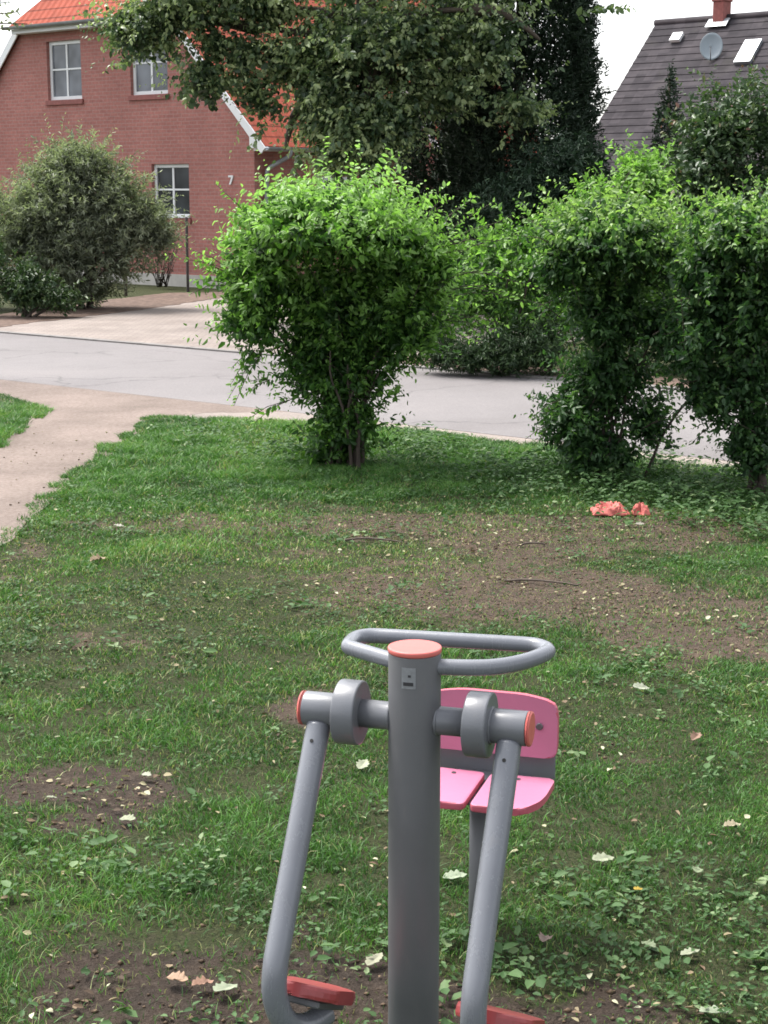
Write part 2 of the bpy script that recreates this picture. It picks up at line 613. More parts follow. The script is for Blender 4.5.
def blob_shoots(blobs, n, length=.4, upbias=.25, inner=0.0):
    """blobs: (x,y,z,rx,ry,rz,weight). Shoots end on / near blob surfaces."""
    w = np.array([b[6] for b in blobs], float)
    idx = rng.choice(len(blobs), n, p=w / w.sum())
    B = np.array([b[:6] for b in blobs])[idx]
    d = rdir(n)
    d[:, 2] += upbias * .6
    d = norm(d)
    r = rng.uniform(.55, 1.04, (n, 1)) * (.86 + .28 * vnoise(d[:, 0] * 2.6 + idx * 7.1, d[:, 2] * 2.6 + d[:, 1] * 1.9, 333))[:, None] if not inner else rng.uniform(.1, .8, (n, 1))
    E = B[:, :3] + d * B[:, 3:6] * r
    out = norm(d * np.array([1, 1, .7]) + np.array([0, 0, upbias]) + rng.normal(size=(n, 3)) * .3)
    wild = rng.uniform(0, 1, (n, 1)) < (.22 if not inner else 0)
    E = E + np.where(wild, out * length * rng.uniform(.3, 1.0, (n, 1)), 0)
    ln = length * rng.uniform(.6, 1.35, (n, 1)) * np.where(wild, 1.5, 1)
    return E - out * ln, E


def crown(name, mat, parent, arrs):
    return link(name, leaf_mesh(name, *arrs), mat, parent)


def stems(name, base, ends, r0, r1, mat, parent, sides=6, wob=.12, nseg=5, spread=.06):
    it = []
    for e in ends:
        b = np.array(base) + np.array([random.uniform(-spread, spread), random.uniform(-spread, spread), -.05])
        e = np.array(e)
        L = np.linalg.norm(e - b)
        p = []
        for i in range(nseg + 1):
            t = i / nseg
            q = b + (e - b) * np.array([t ** 1.35, t ** 1.35, t])
            if 0 < i < nseg:
                q = q + np.array([random.uniform(-1, 1), random.uniform(-1, 1), random.uniform(-.4, .4)]) * wob * L * .25
            p.append(q)
        p = chaikin(p, 1)
        rr = np.linspace(r0 * random.uniform(.6, 1.1), r1, len(p))
        it.append((p, rr))
    return tubes(name, it, mat, parent, sides)


# ================================================================== SETTING
U = np.array([math.sin(math.radians(51)), -math.cos(math.radians(51)), 0])      # along the road (to the right and nearer)
Nn = np.array([math.cos(math.radians(51)), math.sin(math.radians(51)), 0])      # across the road (away)
Q = G(0, 380)


def road(al, ac, z=0.0):
    p = Q + U * al + Nn * ac
    return np.array([p[0], p[1], z])


BLOBS = [  # bare soil: px centre, px radii, strength
    (480, 528, 240, 22, .50), (620, 532, 120, 20, .75), (380, 520, 120, 12, .40), (650, 610, 180, 34, .65), (720, 630, 90, 24, .8), (560, 590, 110, 18, .45),
    (400, 590, 140, 24, .45), (440, 560, 160, 14, .35), (90, 792, 78, 26, .95), (120, 1000, 120, 40, .8), (400, 1000, 130, 55, 1.1),
    (340, 960, 60, 25, .7), (560, 990, 90, 34, .8), (700, 1010, 60, 20, .25), (620, 745, 45, 12, .55), (60, 700, 70, 22, .30), (120, 632, 70, 16, .4), (90, 745, 60, 12, .3),
    (200, 525, 70, 9, .5), (110, 525, 40, 8, .5), (335, 692, 48, 26, .7), (130, 660, 90, 12, .25), (30, 560, 50, 30, .3), (520, 548, 60, 8, .6),
    (720, 565, 60, 14, -.7), (470, 560, 60, 10, -.1), (640, 700, 140, 25, -.15), (620, 840, 120, 60, -.2), (300, 850, 120, 60, -.1), (300, 440, 60, 12, .35), (30, 512, 26, 26, .25), (0, 560, 26, 40, .3),
]
WORN = [(40, 560, 80, 30, .7), (180, 600, 120, 30, .9), (330, 620, 120, 26, .9), (640, 700, 150, 26, .4), (60, 850, 100, 40, .4), (560, 900, 60, 50, .4), (110, 620, 190, 70, .8), (270, 575, 200, 60, .9), (60, 690, 120, 60, .5), (230, 720, 140, 50, .3), (420, 565, 220, 50, .9), (330, 660, 120, 30, .6), (620, 990, 180, 40, .6), (160, 980, 160, 40, .5)]
BW = []
WW = []
for (cx, cy, rx, ry, s) in BLOBS + WORN:
    c = G(cx, cy)
    ex = np.linalg.norm(G(cx + rx, cy) - c)
    ey = .5 * (G(cx, cy - ry)[1] - G(cx, cy + ry)[1])
    (BW if len(BW) < len(BLOBS) else WW).append((c[0], c[1], ex, ey, s))


def worn(x, y):
    v = np.zeros_like(x)
    for (cx, cy, ex, ey, s_) in WW:
        v = np.maximum(v, s_ * np.exp(-(((x - cx) / ex) ** 2 + ((y - cy) / ey) ** 2)))
    return np.clip(v * (.5 + fbm(x * 3, y * 3, 203)), 0, 1)


def bare(x, y):
    wx = x + (fbm(x * 2.2, y * 2.2, 3) - .5) * .7
    wy = y + (fbm(x * 2.2, y * 2.2, 9) - .5) * .9
    v = np.full_like(x, .04)
    for (cx, cy, ex, ey, s) in BW:
        r2 = ((wx - cx) / ex) ** 2 + ((wy - cy) / ey) ** 2
        v = v + s * 1.04 * np.exp(-r2 * .9)
    v = v + (fbm(x * 1.3, y * 1.3, 21) - .52) * .55 + (fbm(x * 5.5, y * 5.5, 25) - .5) * .75
    return np.clip(v, 0, 1)


def relief(x, y):
    near = np.clip((14.5 - y) / 1.5, 0, 1) * np.clip((x + 2.15) / .3, 0, 1)
    return ((fbm(x * 1.1, y * 1.1, 31) - .5) * .05 + (fbm(x * 6, y * 6, 41) - .5) * .022) * near


# ground: one sheet, fine in front of the camera, reaching the horizon
gx = np.concatenate([[-400, -150, -60, -30, -15, -9, -6], np.arange(-4.5, 4.51, .05), [6, 9, 15, 30, 60, 150, 400]])
gy = np.concatenate([[-60, -20, -6, 0, 1.5], np.arange(3, 17.01, .05), np.arange(17.5, 40, 1.0), [45, 60, 90, 150, 300, 700]])
GX, GY = np.meshgrid(gx, gy)
nx, ny = len(gx), len(gy)
GV = np.stack([GX.ravel(), GY.ravel(), relief(GX, GY).ravel()], 1)
ii = (np.arange(ny - 1)[:, None] * nx + np.arange(nx - 1)[None]).ravel()
loops = np.stack([ii, ii + 1, ii + 1 + nx, ii + nx], 1).ravel()
gb = bare(GX.ravel(), GY.ravel()) * (np.abs(GX.ravel()) < 5) * (GY.ravel() < 17)
gme = npmesh('ground', GV, loops, np.arange(len(ii)) * 4, {'bare': gb, 'dry': np.clip((GY.ravel() - 5.4) / 2.2, 0, 1)})
g = link('ground', gme, M['ground'], None, True)
tag(g, kind='structure')


def ragged(pts, step=.12, amp=.05, seed=0):
    out = []
    m = len(pts)
    for i in range(m):
        a, b = np.array(pts[i][:2]), np.array(pts[(i + 1) % m][:2])
        L = np.linalg.norm(b - a)
        k = max(1, int(L / step))
        nrm2 = np.array([-(b - a)[1], (b - a)[0]]) / (L + 1e-9)
        for j in range(k):
            p = a + (b - a) * j / k
            o = (fbm(p[0] * 3, p[1] * 3, seed) - .5) * 2 * amp + (vnoise(p[0] * 11, p[1] * 11, seed + 5) - .5) * amp
            out.append(p + nrm2 * o)
    return out


def sheet(name, pts, z, mat, amp=0.0, step=.12, seed=0):
    P = ragged(pts, step, amp, seed) if amp else [np.array(p[:2]) for p in pts]
    from mathutils.geometry import delaunay_2d_cdt
    n0 = len(P)
    vo, _, fo, _, _, _ = delaunay_2d_cdt([Vector((float(p[0]), float(p[1]))) for p in P], [], [list(range(n0))], 1, 1e-5)
    bm = bmesh.new()
    tv_ = [bm.verts.new((v.x, v.y, z)) for v in vo]
    for f in fo: bm.faces.new([tv_[k] for k in f])
    rim = [e for e in bm.edges if len(e.link_faces) == 1]
    lowv = {}
    for e in rim:
        for v in e.verts:
            if v not in lowv: lowv[v] = bm.verts.new((v.co.x, v.co.y, -.03))
    for e in rim:
        a, b_ = e.verts
        bm.faces.new((a, b_, lowv[b_], lowv[a]))
    o = bm_obj(name, bm, mat)
    up = sum(p.normal.z * p.area for p in o.data.polygons)
    if up < 0: o.data.flip_normals()
    tag(o, kind='structure')
    return o


sheet('gravel_verge', [road(-30, .12), road(-30, -1.5), road(-.6, -1.4), G(48, 417), G(100, 424), G(150, 423), G(260, 426), G(400, 434), G(530, 450), G(700, 471), road(16, -.45), road(16, .12)][::-1], .006, M['verge_gravel'], .03, .15, 2)
sheet('road', [road(-40, 0), road(60, 0), road(60, 4.05), road(-40, 4.05)], .009, M['asphalt'])
pL = [G(40, 411), G(17, 428), G(-8, 447), (-3.45, 12.5), (-3.7, 10.5), (-4.0, 8), (-4.4, 5), (-4.8, 2)]
pR = [(-3.4, 2), (-3.1, 5), (-2.75, 8), G(8, 541), G(38, 512), G(68, 489), G(100, 465), G(128, 445), G(158, 421), G(205, 413.5), road(4.7, .1), road(-1.6, .1), road(-1.6, -.9)]
sheet('gravel_path', [np.array(p) for p in pL + pR], .0075, M['path_gravel'], .05, .08, 7)
fore = [road(-6.5, 4.2), G(0, 325), G(30, 322.5), G(120, 312), G(170, 304), G(215, 298.5), (-2.0, 36.7), (.6, 34.5), road(2.6, 9), road(1.9, 4.2)]
sheet('forecourt', fore, .010, M['paver'], .04, .2, 4)
sheet('mulch_strip', [G(-10, 330), G(0, 328), G(30, 323.5), G(120, 313), G(215, 299.5), G(240, 292), G(170, 293.5), G(110, 300), G(60, 308), G(0, 315)], .016, M['mulch'], .10, .15, 12)
sheet('litter_strip', [road(1.9, 4.22), road(16, 4.22), road(16, 5.0), road(1.9, 5.1)], .016, M['mulch'], .08, .15, 15)
# flush kerb stones along the far side of the asphalt
bm = bmesh.new()
al = -14.0
while al < 16:
    a, b_ = road(al, 4.06), road(al + .98, 4.06)
    pts = [road(al, 4.06, -.05), road(al + .98, 4.06, -.05), road(al + .98, 4.20, -.05), road(al, 4.20, -.05)]
    add_prism(bm, pts, (0, 0, .05 + .030))
    al += 1.0
tag(bm_obj('kerb', bm, M['kerb']), kind='structure')

# ================================================================== BRICK HOUSE
H0 = G(189, 287)
house = empty('brick_house', (H0[0], H0[1], 0), math.radians(-39))
tag(house, 'red brick house with orange tiled half-hip roof and white windows', 'house')
XL, XR, HL = -8.09, 2.13, 11.0


def wall_with_holes(outer, holes, depth):
    """outer polygon and rectangular holes in x-z, front at y=0, reveals of the given depth"""
    bm = bmesh.new()
    es = []

    def loop(pts):
        vs = [bm.verts.new((p[0], 0, p[1])) for p in pts]
        return [bm.edges.new((vs[i], vs[(i + 1) % len(vs)])) for i in range(len(vs))]
    es += loop(outer)
    for (x0, x1, z0, z1) in holes:
        es += loop([(x0, z0), (x1, z0), (x1, z1), (x0, z1)])
    bmesh.ops.triangle_fill(bm, use_beauty=True, use_dissolve=False, edges=es)
    for (x0, x1, z0, z1) in holes:
        c = [(x0, z0), (x1, z0), (x1, z1), (x0, z1)]
        for i in range(4):
            a, b = c[i], c[(i + 1) % 4]
            bm.faces.new([bm.verts.new(v) for v in ((a[0], 0, a[1]), (b[0], 0, b[1]), (b[0], depth, b[1]), (a[0], depth, a[1]))])
    return bm


WIN = [(-4.73, -3.49, 4.34, 5.72), (-1.78, -.54, 4.36, 5.74), (-1.15, .08, 1.57, 2.79)]
bm = wall_with_holes([(XL, .0), (XR, .0), (XR, 3.45), (-.35, 6.02), (-5.61, 6.02), (XL, 3.45)], WIN, .16)
for pts in ([(XR, 0, 0), (XR, HL, 0), (XR, HL, 3.45), (XR, 0, 3.45)], [(XL, 0, 0), (XL, HL, 0), (XL, HL, 3.45), (XL, 0, 3.45)],
            [(XL, HL, 0), (XR, HL, 0), (XR, HL, 3.4), (-2.98, HL, 8.6), (XL, HL, 3.4)]):
    bm.faces.new([bm.verts.new(p) for p in pts])
bm_obj('wall', bm, M['brick'], house)
box('plinth', XL - .02, XR + .02, -.025, -.003, -.1, .28, M['plinth'], house)


def window(x0, x1, z0, z1, gl, parent, y=.085, rows=2, sill=True):
    bm = bmesh.new()
    fw = .085
    add_box(bm, x0, x0 + fw, y, y + .07, z0, z1, .006, 1)
    add_box(bm, x1 - fw, x1, y, y + .07, z0, z1, .006, 1)
    add_box(bm, x0 + fw, x1 - fw, y, y + .07, z1 - fw, z1, .006, 1)
    add_box(bm, x0 + fw, x1 - fw, y, y + .07, z0, z0 + fw, .006, 1)
    f = bm_obj('window', bm, M['white'], parent)
    bm = bmesh.new()
    xc, zc = (x0 + x1) / 2, (z0 + z1) / 2 + .03
    add_box(bm, xc - .028, xc + .028, y + .012, y + .05, z0 + fw, z1 - fw)
    add_box(bm, x0 + fw, xc - .028, y + .014, y + .048, zc - .02, zc + .02)
    add_box(bm, xc + .028, x1 - fw, y + .014, y + .048, zc - .02, zc + .02)
    bm_obj('glazing_bar', bm, M['white'], f)
    box('pane', x0 + fw, x1 - fw, y + .035, y + .045, z0 + fw, z1 - fw, gl, f)
    if sill:
        box('sill', x0 - .06, x1 + .06, -.05, .084, z0 - .12, z0 - .002, M['sill'], f, .01)
    return f


window(*WIN[0], M['glass_dim'], house)
window(*WIN[1], M['glass_dim'], house)
window(*WIN[2], M['glass'], house)
# white inner sill board of the ground floor window
box('window_board', WIN[2][0] - .02, WIN[2][1] + .02, -.06, .08, WIN[2][2] - .001, WIN[2][2] + .06, M['white'], house, .006)

# roof planes
def slab(name, pts, th, mat, parent):
    bm = bmesh.new()
    p = [Vector(q) for q in pts]
    n = (p[1] - p[0]).cross(p[2] - p[0]).normalized()
    if n.z < 0: n = -n
    add_prism(bm, [q - n * th for q in p], n * th)
    return bm_obj(name, bm, mat, parent)


slab('roof_slope', [(2.58, -.12, 3.14), (2.58, HL + .1, 3.14), (-2.98, HL + .1, 8.92), (-2.98, 2.1, 8.92), (-.51, -.12, 6.36)], .07, M['tile_side'], house)
slab('roof_slope', [(-8.54, -.12, 3.14), (-5.45, -.12, 6.36), (-2.98, 2.1, 8.92), (-2.98, HL + .1, 8.92), (-8.54, HL + .1, 3.14)], .07, M['tile_side'], house)
slab('hip_roof', [(-.27, -.36, 6.10), (-.51, -.12, 6.37), (-2.98, 2.1, 8.93), (-5.45, -.12, 6.37), (-5.69, -.36, 6.10)], .07, M['tile_hip'], house)


def bargeboard(xa, za, xb, zb, w):
    bm = bmesh.new()
    d = Vector((xb - xa, 0, zb - za)).normalized()
    n = Vector((d.z, 0, -d.x))
    if n.z > 0: n = -n
    a, b = Vector((xa, -.155, za)), Vector((xb, -.155, zb))
    add_prism(bm, [a, b, b + n * w, a + n * w], (0, .033, 0))
    return bm_obj('bargeboard', bm, M['white'], house)


bargeboard(2.60, 3.10, -.49, 6.32, .17)
bargeboard(-8.56, 3.10, -5.47, 6.32, .17)
bm = bmesh.new()
add_prism(bm, [(2.13, -.150, 3.10), (2.60, -.150, 3.10), (2.13, -.150, 3.60)], (0, .12, 0))
bm_obj('eave_box', bm, M['white'], house)
box('soffit', 2.14, 2.56, -.02, HL, 3.04, 3.098, M['white'], house)
box('fascia', -5.66, -.30, -.30, -.01, 5.93, 6.03, M['white'], house)


def gutter(name, a, b, r, parent):
    bm = bmesh.new()
    a, b = Vector(a), Vector(b)
    d = (b - a).normalized()
    s = Vector((0, 0, 1)).cross(d)
    pr = []
    for rr in (r, r - .012):
        pr.append([s * (rr * math.cos(t)) - Vector((0, 0, rr * math.sin(t))) for t in np.linspace(0, math.pi, 9)])
    prof = pr[0] + pr[1][::-1]
    add_prism(bm, [a + p for p in prof], b - a)
    return bm_obj(name, bm, M['zinc'], parent)


gutter('gutter', (-5.80, -.42, 6.09), (-.16, -.42, 6.09), .075, house)
gutter('gutter', (2.64, -.14, 3.12), (2.64, HL, 3.12), .075, house)
tubes('downpipe', [(chaikin([(2.64, .62, 3.06), (2.64, .62, 2.95), (2.50, .50, 2.84), (2.28, .34, 2.70), (2.21, .28, 2.60), (2.21, .28, .05)], 2), .05)], M['zinc'], house, 12)
bm = bmesh.new()
add_prism(bm, [(1.35, -.03, 2.52), (1.35, -.03, 2.475), (1.44, -.03, 2.475), (1.37, -.03, 2.32), (1.42, -.03, 2.32), (1.495, -.03, 2.48), (1.495, -.03, 2.52)], (0, .025, 0))
bm_obj('house_number', bm, M['white'], house)
# cross wing at the far end of the side wall: brick gable with white bargeboard and a white framed door window
wing = bmesh.new()
add_prism(wing, [(XR + .02, 5.0, 0), (3.6, 5.0, 0), (3.6, 5.0, 3.0), (XR + .02, 5.0, 5.2)], (0, 3.8, 0))
bm_obj('side_wing', wing, M['brick'], house)
slab('wing_roof', [(1.9, 4.8, 5.55), (3.9, 4.8, 2.75), (3.9, 9.0, 2.75), (1.9, 9.0, 5.55)], .08, M['tile_side'], house)
bm = bmesh.new()
add_prism(bm, [(1.93, 4.77, 5.55), (3.93, 4.77, 2.75), (3.78, 4.77, 2.70), (1.93, 4.77, 5.28)], (0, .03, 0))
bm_obj('bargeboard', bm, M['white'], house)
wf = window(2.65, 3.35, .9, 2.2, M['glass'], house, y=4.93, sill=False)
# a shaded window on the side wall
bm = bmesh.new()
for (y0, y1, z0, z1) in ((2.2, 2.28, 1.2, 2.5), (3.2, 3.28, 1.2, 2.5), (2.28, 3.2, 2.42, 2.5), (2.28, 3.2, 1.2, 1.28), (2.72, 2.77, 1.28, 2.42)):
    add_box(bm, XR + .003, XR + .05, y0, y1, z0, z1)
sw = bm_obj('window', bm, M['white'], house)
box('pane', XR + .004, XR + .02, 2.28, 3.2, 1.28, 2.42, M['glass'], sw)

# ================================================================== DARK-ROOFED HOUSE
RT = D(658, 23, 46.0)
T2 = math.radians(48)
U2 = np.array([math.sin(T2), -math.cos(T2), 0])
F2 = np.array([-math.cos(T2), -math.sin(T2), 0])   # towards the viewer
pitch2 = math.radians(46)
DN = F2 * math.cos(pitch2) + np.array([0, 0, -math.sin(pitch2)])
RN = np.cross(U2, DN)
RN = RN if RN[2] > 0 else -RN
h2 = empty('tiled_house', (RT[0], RT[1], 0), math.atan2(U2[1], U2[0]))
tag(h2, 'house with dark brown-grey tiled roof, brick chimney and skylight', 'house')
ang2 = math.atan2(U2[1], U2[0])


def h2l(w):
    q = np.array(w) - np.array([RT[0], RT[1], 0])
    return np.array([q @ U2, q @ (-F2), q[2]])   # local x along ridge, y away


RZ = RT[2]
LX = 12.0
M['tile_dark'] = None
m, nt = new_mat('dark_tile')
b = NB(nt)
co = b.coord()
sx = b.n('ShaderNodeSeparateXYZ')
b.l(co, sx.inputs[0])
c = b.math('FRACT', b.math('DIVIDE', sx.outputs[0], .30))
col = b.ramp(b.noise(1.5, 5, .7, co), [(.3, (.036, .033, .038)), (.7, (.066, .060, .066))])
fl_ = b.n('ShaderNodeCombineXYZ')
b.l(b.math('FLOOR', b.math('DIVIDE', sx.outputs[0], .30)), fl_.inputs[0])
b.l(b.math('FLOOR', b.math('DIVIDE', sx.outputs[2], .185)), fl_.inputs[1])
wn_ = b.n('ShaderNodeTexWhiteNoise')
b.l(fl_.outputs[0], wn_.inputs['Vector'])
col = b.cmix(1.0, col, b.ramp(wn_.outputs['Value'], [(0, (.78, .78, .78)), (1, (1.22, 1.20, 1.18))]), 'MULTIPLY')
col = b.cmix(b.ramp(b.noise(.8, 5, .7, co), [(.55, (0, 0, 0)), (.75, (.35, .35, .35))]), col, (.075, .075, .055))
nrm = b.bump(b.math('ABSOLUTE', b.math('SUBTRACT', c, .5)), -.8, .05)
b.out(b.pbr(col, .9, nrm, .08))
M['tile_dark'] = m


def h2p(al, dn, lift=0.0):
    """point on the front slope: along the ridge, down the slope, lifted along the normal (local)"""
    return np.array([al, -dn * math.cos(pitch2), RZ - dn * math.sin(pitch2)]) + np.array([0, -math.sin(pitch2), math.cos(pitch2)]) * lift


V, Fc = [], []
rows = 24
rl = .257
for r in range(rows):
    d0, d1 = r * rl, (r + 1) * rl + .02
    o = len(V)
    V += [h2p(-.05, d0, .0), h2p(LX, d0, .0), h2p(LX, d1, .015), h2p(-.05, d1, .015), h2p(LX, d1, -.02), h2p(-.05, d1, -.02), h2p(LX, d0, -.05), h2p(-.05, d0, -.05)]
    Fc += [(o, o + 1, o + 2, o + 3), (o + 3, o + 2, o + 4, o + 5), (o, o + 3, o + 5, o + 7), (o + 1, o + 6, o + 4, o + 2)]
# rear slope
o = len(V)
V += [np.array([-.05, 0, RZ]), np.array([LX, 0, RZ]), np.array([LX, 4.4, RZ - 4.4 * math.tan(pitch2)]), np.array([-.05, 4.4, RZ - 4.4 * math.tan(pitch2)])]
Fc += [(o, o + 1, o + 2, o + 3)]
me = bpy.data.meshes.new('roof')
me.from_pydata([tuple(v) for v in V], [], Fc)
rf2 = link('roof', me, M['tile_dark'], h2)
tubes('ridge_cap', [([(-.08, 0, RZ + .0), (LX, 0, RZ + .0)], .09)], M['tile_dark'], h2, 10)
bm = bmesh.new()
ez = RZ - 4.3 * math.tan(pitch2)
add_prism(bm, [(.1, -4.0, -.1), (.1, 4.0, -.1), (.1, 4.0, ez + .25), (.1, 0, RZ - .12), (.1, -4.0, ez + .25)], (LX - .2, 0, 0))
bm_obj('wall', bm, M['render_wall'], h2)


def on_roof2(x, y):
    p = hit(x, y, RT, RN)
    l = h2l(p)
    return l[0], -l[1] / math.cos(pitch2)


al, dn = on_roof2(721, 20)
cy0 = -dn * math.cos(pitch2)
ch = bmesh.new()
add_box(ch, al - .15, al + .17, cy0 - .18, cy0 + .20, RZ - .9, RZ + .40, .01, 1)
add_box(ch, al - .18, al + .20, cy0 - .21, cy0 + .23, RZ + .40, RZ + .47, .01, 1)
cho = bm_obj('chimney', ch, M['chimney'], h2)
tubes('flue', [([(al - .05, cy0, RZ + .44), (al - .05, cy0, RZ + .62)], .06)], M['zinc'], cho, 10)
fl = bmesh.new()
q = [h2p(al - .30, dn + .04, .065), h2p(al + .32, dn + .04, .065), h2p(al + .32, dn + .34, .075), h2p(al - .30, dn + .34, .075)]
add_prism(fl, q, tuple(np.array([0, -math.sin(pitch2), math.cos(pitch2)]) * .02))
bm_obj('flashing', fl, M['zinc'], cho)
# skylight (roof window)
a0, d0 = on_roof2(731, 62)
al1, dn1 = on_roof2(759, 44)


def on_slope(name, pts, lift, th, mat, parent):
    bm = bmesh.new()
    add_prism(bm, [h2p(a, d, lift) for a, d in pts], tuple(np.array([0, -math.sin(pitch2), math.cos(pitch2)]) * th))
    return bm_obj(name, bm, mat, parent)


sa, sd, swid, shgt = (a0 + al1) / 2 + .12, (d0 + dn1) / 2 + .02, .235, .40
sk = on_slope('skylight', [(sa - swid, sd - shgt), (sa + swid, sd - shgt), (sa + swid, sd + shgt), (sa - swid, sd + shgt)], .0, .10, M['zinc'], h2)
on_slope('pane', [(sa - swid + .07, sd - shgt + .07), (sa + swid - .07, sd - shgt + .07), (sa + swid - .07, sd + shgt - .07), (sa - swid + .07, sd + shgt - .07)], .1, .015, M['sky_glass'], sk)
va, vd = on_roof2(677, 40)
on_slope('roof_vent', [(va - .14, vd - .16), (va + .16, vd - .16), (va + .16, vd + .12), (va - .14, vd + .12)], .03, .09, M['white'], h2)
# satellite dish on its own mast
da, dd = on_roof2(712, 49)
dp = h2p(da, dd, 0)
wr = Matrix.Translation((RT[0], RT[1], 0)) @ Matrix.Rotation(ang2, 4, 'Z')
dw = wr @ Vector(dp)
dish = empty('satellite_dish', dw, 0)
tag(dish, 'pale grey oval satellite dish mounted on the dark tiled roof', 'satellite dish')
face = Vector((-.25, -1, .28)).normalized()
fr = face.to_track_quat('Z', 'Y').to_matrix().to_4x4()
V, Fc = [], []
ns, nr = 28, 6
for s_ in (0, 1):
    for r in range(nr + 1):
        rr = r / nr
        for k in range(ns):
            t = 2 * math.pi * k / ns
            V.append(Vector((.29 * rr * math.cos(t), .36 * rr * math.sin(t), .075 * rr * rr - .012 * s_)))
o2 = (nr + 1) * ns
for r in range(nr):
    for k in range(ns):
        l = (k + 1) % ns
        a, b2, c2, d2 = r * ns + k, r * ns + l, (r + 1) * ns + l, (r + 1) * ns + k
        Fc += [(a, b2, c2, d2), (o2 + d2, o2 + c2, o2 + b2, o2 + a)]
for k in range(ns):
    l = (k + 1) % ns
    Fc.append((nr * ns + k, nr * ns + l, o2 + nr * ns + l, o2 + nr * ns + k))
off = Vector((0, 0, .0)) + face * .30 + Vector((0, 0, -.06))
me = bpy.data.meshes.new('reflector')
me.from_pydata([tuple(fr @ v + off) for v in V], [], Fc)
link('reflector', me, M['dish'], dish, True)
tubes('mast', [(chaikin([(0, .05, -.1), (0, 0, .12), tuple(off - face * .02)], 1), .03)], M['zinc'], dish, 8)
tip = off + face * .42 + Vector((0, 0, -.12))
low = fr @ Vector((0, -.38, .07)) + off
if low.z > off.z: low = fr @ Vector((0, .38, .07)) + off
tubes('feed_arm', [([tuple(low), tuple(tip)], .013)], M['zinc'], dish, 6)
cyl('feed_head', tip, tip + (off - tip).normalized() * .12, .035, M['dish'], dish, 12, .005)

# ================================================================== SHRUBS AND TREES
def plant(name, label, cat_, px, group=None):
    p = G(*px) if len(px) == 2 else np.array(px)
    o = empty(name, (p[0], p[1], 0))
    tag(o, label, cat_, group)
    return o, p


def sc(px):   # pixels per metre at a ground pixel's distance
    p = G(*px)
    return F / (p[1] * CP + EYE * SP) if False else F / (p[1] / CP)


def px2l(base, pts):
    """pixel blobs (cx,cy,rx,ry,depth offset,depth radius,weight) to local metre blobs about base"""
    out = []
    for (cx, cy, rx, ry, dy, ryd, w) in pts:
        p = D(cx, cy, base[1] + dy)
        s = (base[1] + dy) / F
        out.append((p[0] - base[0], dy, p[2], rx * s, ryd, ry * s, w))
    return out


def lp(base, x, y, dy=0.0):
    p = D(x, y, base[1] + dy)
    return np.array([p[0] - base[0], dy, p[2]])


def pxshoots(base, lst, dyr=.3):
    S_, E_ = [], []
    for (x0, y0, x1, y1) in lst:
        dy = random.uniform(-dyr, dyr)
        S_.append(lp(base, x0, y0, dy * .6))
        E_.append(lp(base, x1, y1, dy))
    return np.array(S_), np.array(E_)


def twig_lines(name, S_, E_, mat, parent, r=.004, sag=.0, n=None):
    it = []
    idx = range(len(S_)) if n is None else random.sample(range(len(S_)), min(n, len(S_)))
    for i in idx:
        m_ = (S_[i] + E_[i]) / 2 + np.array([0, 0, sag * np.linalg.norm(E_[i] - S_[i])])
        it.append(([S_[i], m_, E_[i]], [r, r * .8, r * .4]))
    return tubes(name, it, mat, parent, 4)


HG = 'shrubs in a row along the road edge of the lawn'
# ---- bush 1
b1, B = plant('shrub', 'bright green vase-shaped shrub, leftmost of the row at the lawn edge', 'shrub', (345, 466), HG)
bl = px2l(B, [(325, 222, 104, 48, -.1, .95, 3.6), (395, 245, 55, 50, .05, .55, 1.5), (262, 262, 46, 46, 0, .5, 1.5), (338, 300, 98, 60, .15, .55, 2.4), (252, 312, 38, 46, 0, .45, 1.1),
              (408, 320, 54, 54, 0, .5, 1.3), (342, 368, 66, 48, .1, .35, 1.9), (338, 345, 80, 40, .15, .35, 1.4), (345, 426, 40, 40, 0, .28, 1.9), (330, 452, 36, 14, 0, .3, .3), (430, 270, 34, 40, .1, .4, .6)])
s1, e1 = blob_shoots(bl, 2900, .34, .30)
a1, _ = shoots(s1, e1, 13, .066, .48, sag=.10, droop=.35, tb=.26, tv=.3, tip=.22, toplit=toplit_growth(s1, e1, 1.0, 1.7, .85))
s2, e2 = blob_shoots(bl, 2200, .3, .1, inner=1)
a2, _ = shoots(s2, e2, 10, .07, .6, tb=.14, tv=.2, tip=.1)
lst = [(420, 262, 500, 205), (430, 270, 515, 232), (430, 285, 505, 262), (430, 300, 498, 292), (430, 310, 490, 325), (425, 320, 470, 345), (420, 250, 478, 200), (410, 240, 455, 190),
       (400, 235, 432, 178), (385, 225, 402, 168), (365, 220, 375, 170), (340, 215, 345, 172), (310, 215, 312, 168), (290, 215, 270, 178), (260, 235, 228, 200), (250, 250, 214, 232),
       (250, 285, 182, 260), (245, 292, 190, 272), (250, 285, 200, 258), (250, 325, 212, 318), (255, 350, 222, 372), (262, 352, 232, 398), (290, 400, 262, 420), (270, 380, 240, 392), (395, 370, 425, 360),
       (400, 350, 432, 352), (395, 400, 412, 392), (420, 300, 475, 300), (430, 260, 470, 250), (430, 250, 490, 240), (425, 290, 520, 300), (425, 275, 545, 285), (440, 320, 500, 318), (245, 300, 215, 300)]
s3, e3 = pxshoots(B, lst * 2)
e3 = e3 + rng.normal(size=e3.shape) * .06
a3, _ = shoots(s3, e3, 20, .060, .5, sag=.10, tb=.5, tv=.3, tip=.35, t0=.05)
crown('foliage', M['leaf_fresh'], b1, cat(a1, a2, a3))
ends = [lp(B, x, y, random.uniform(.0, .45)) for x, y in [(300, 300), (330, 260), (360, 290), (390, 280), (270, 310), (320, 340), (380, 330), (345, 250), (410, 310), (290, 350), (350, 330), (315, 280), (370, 260), (400, 350), (335, 300)]]
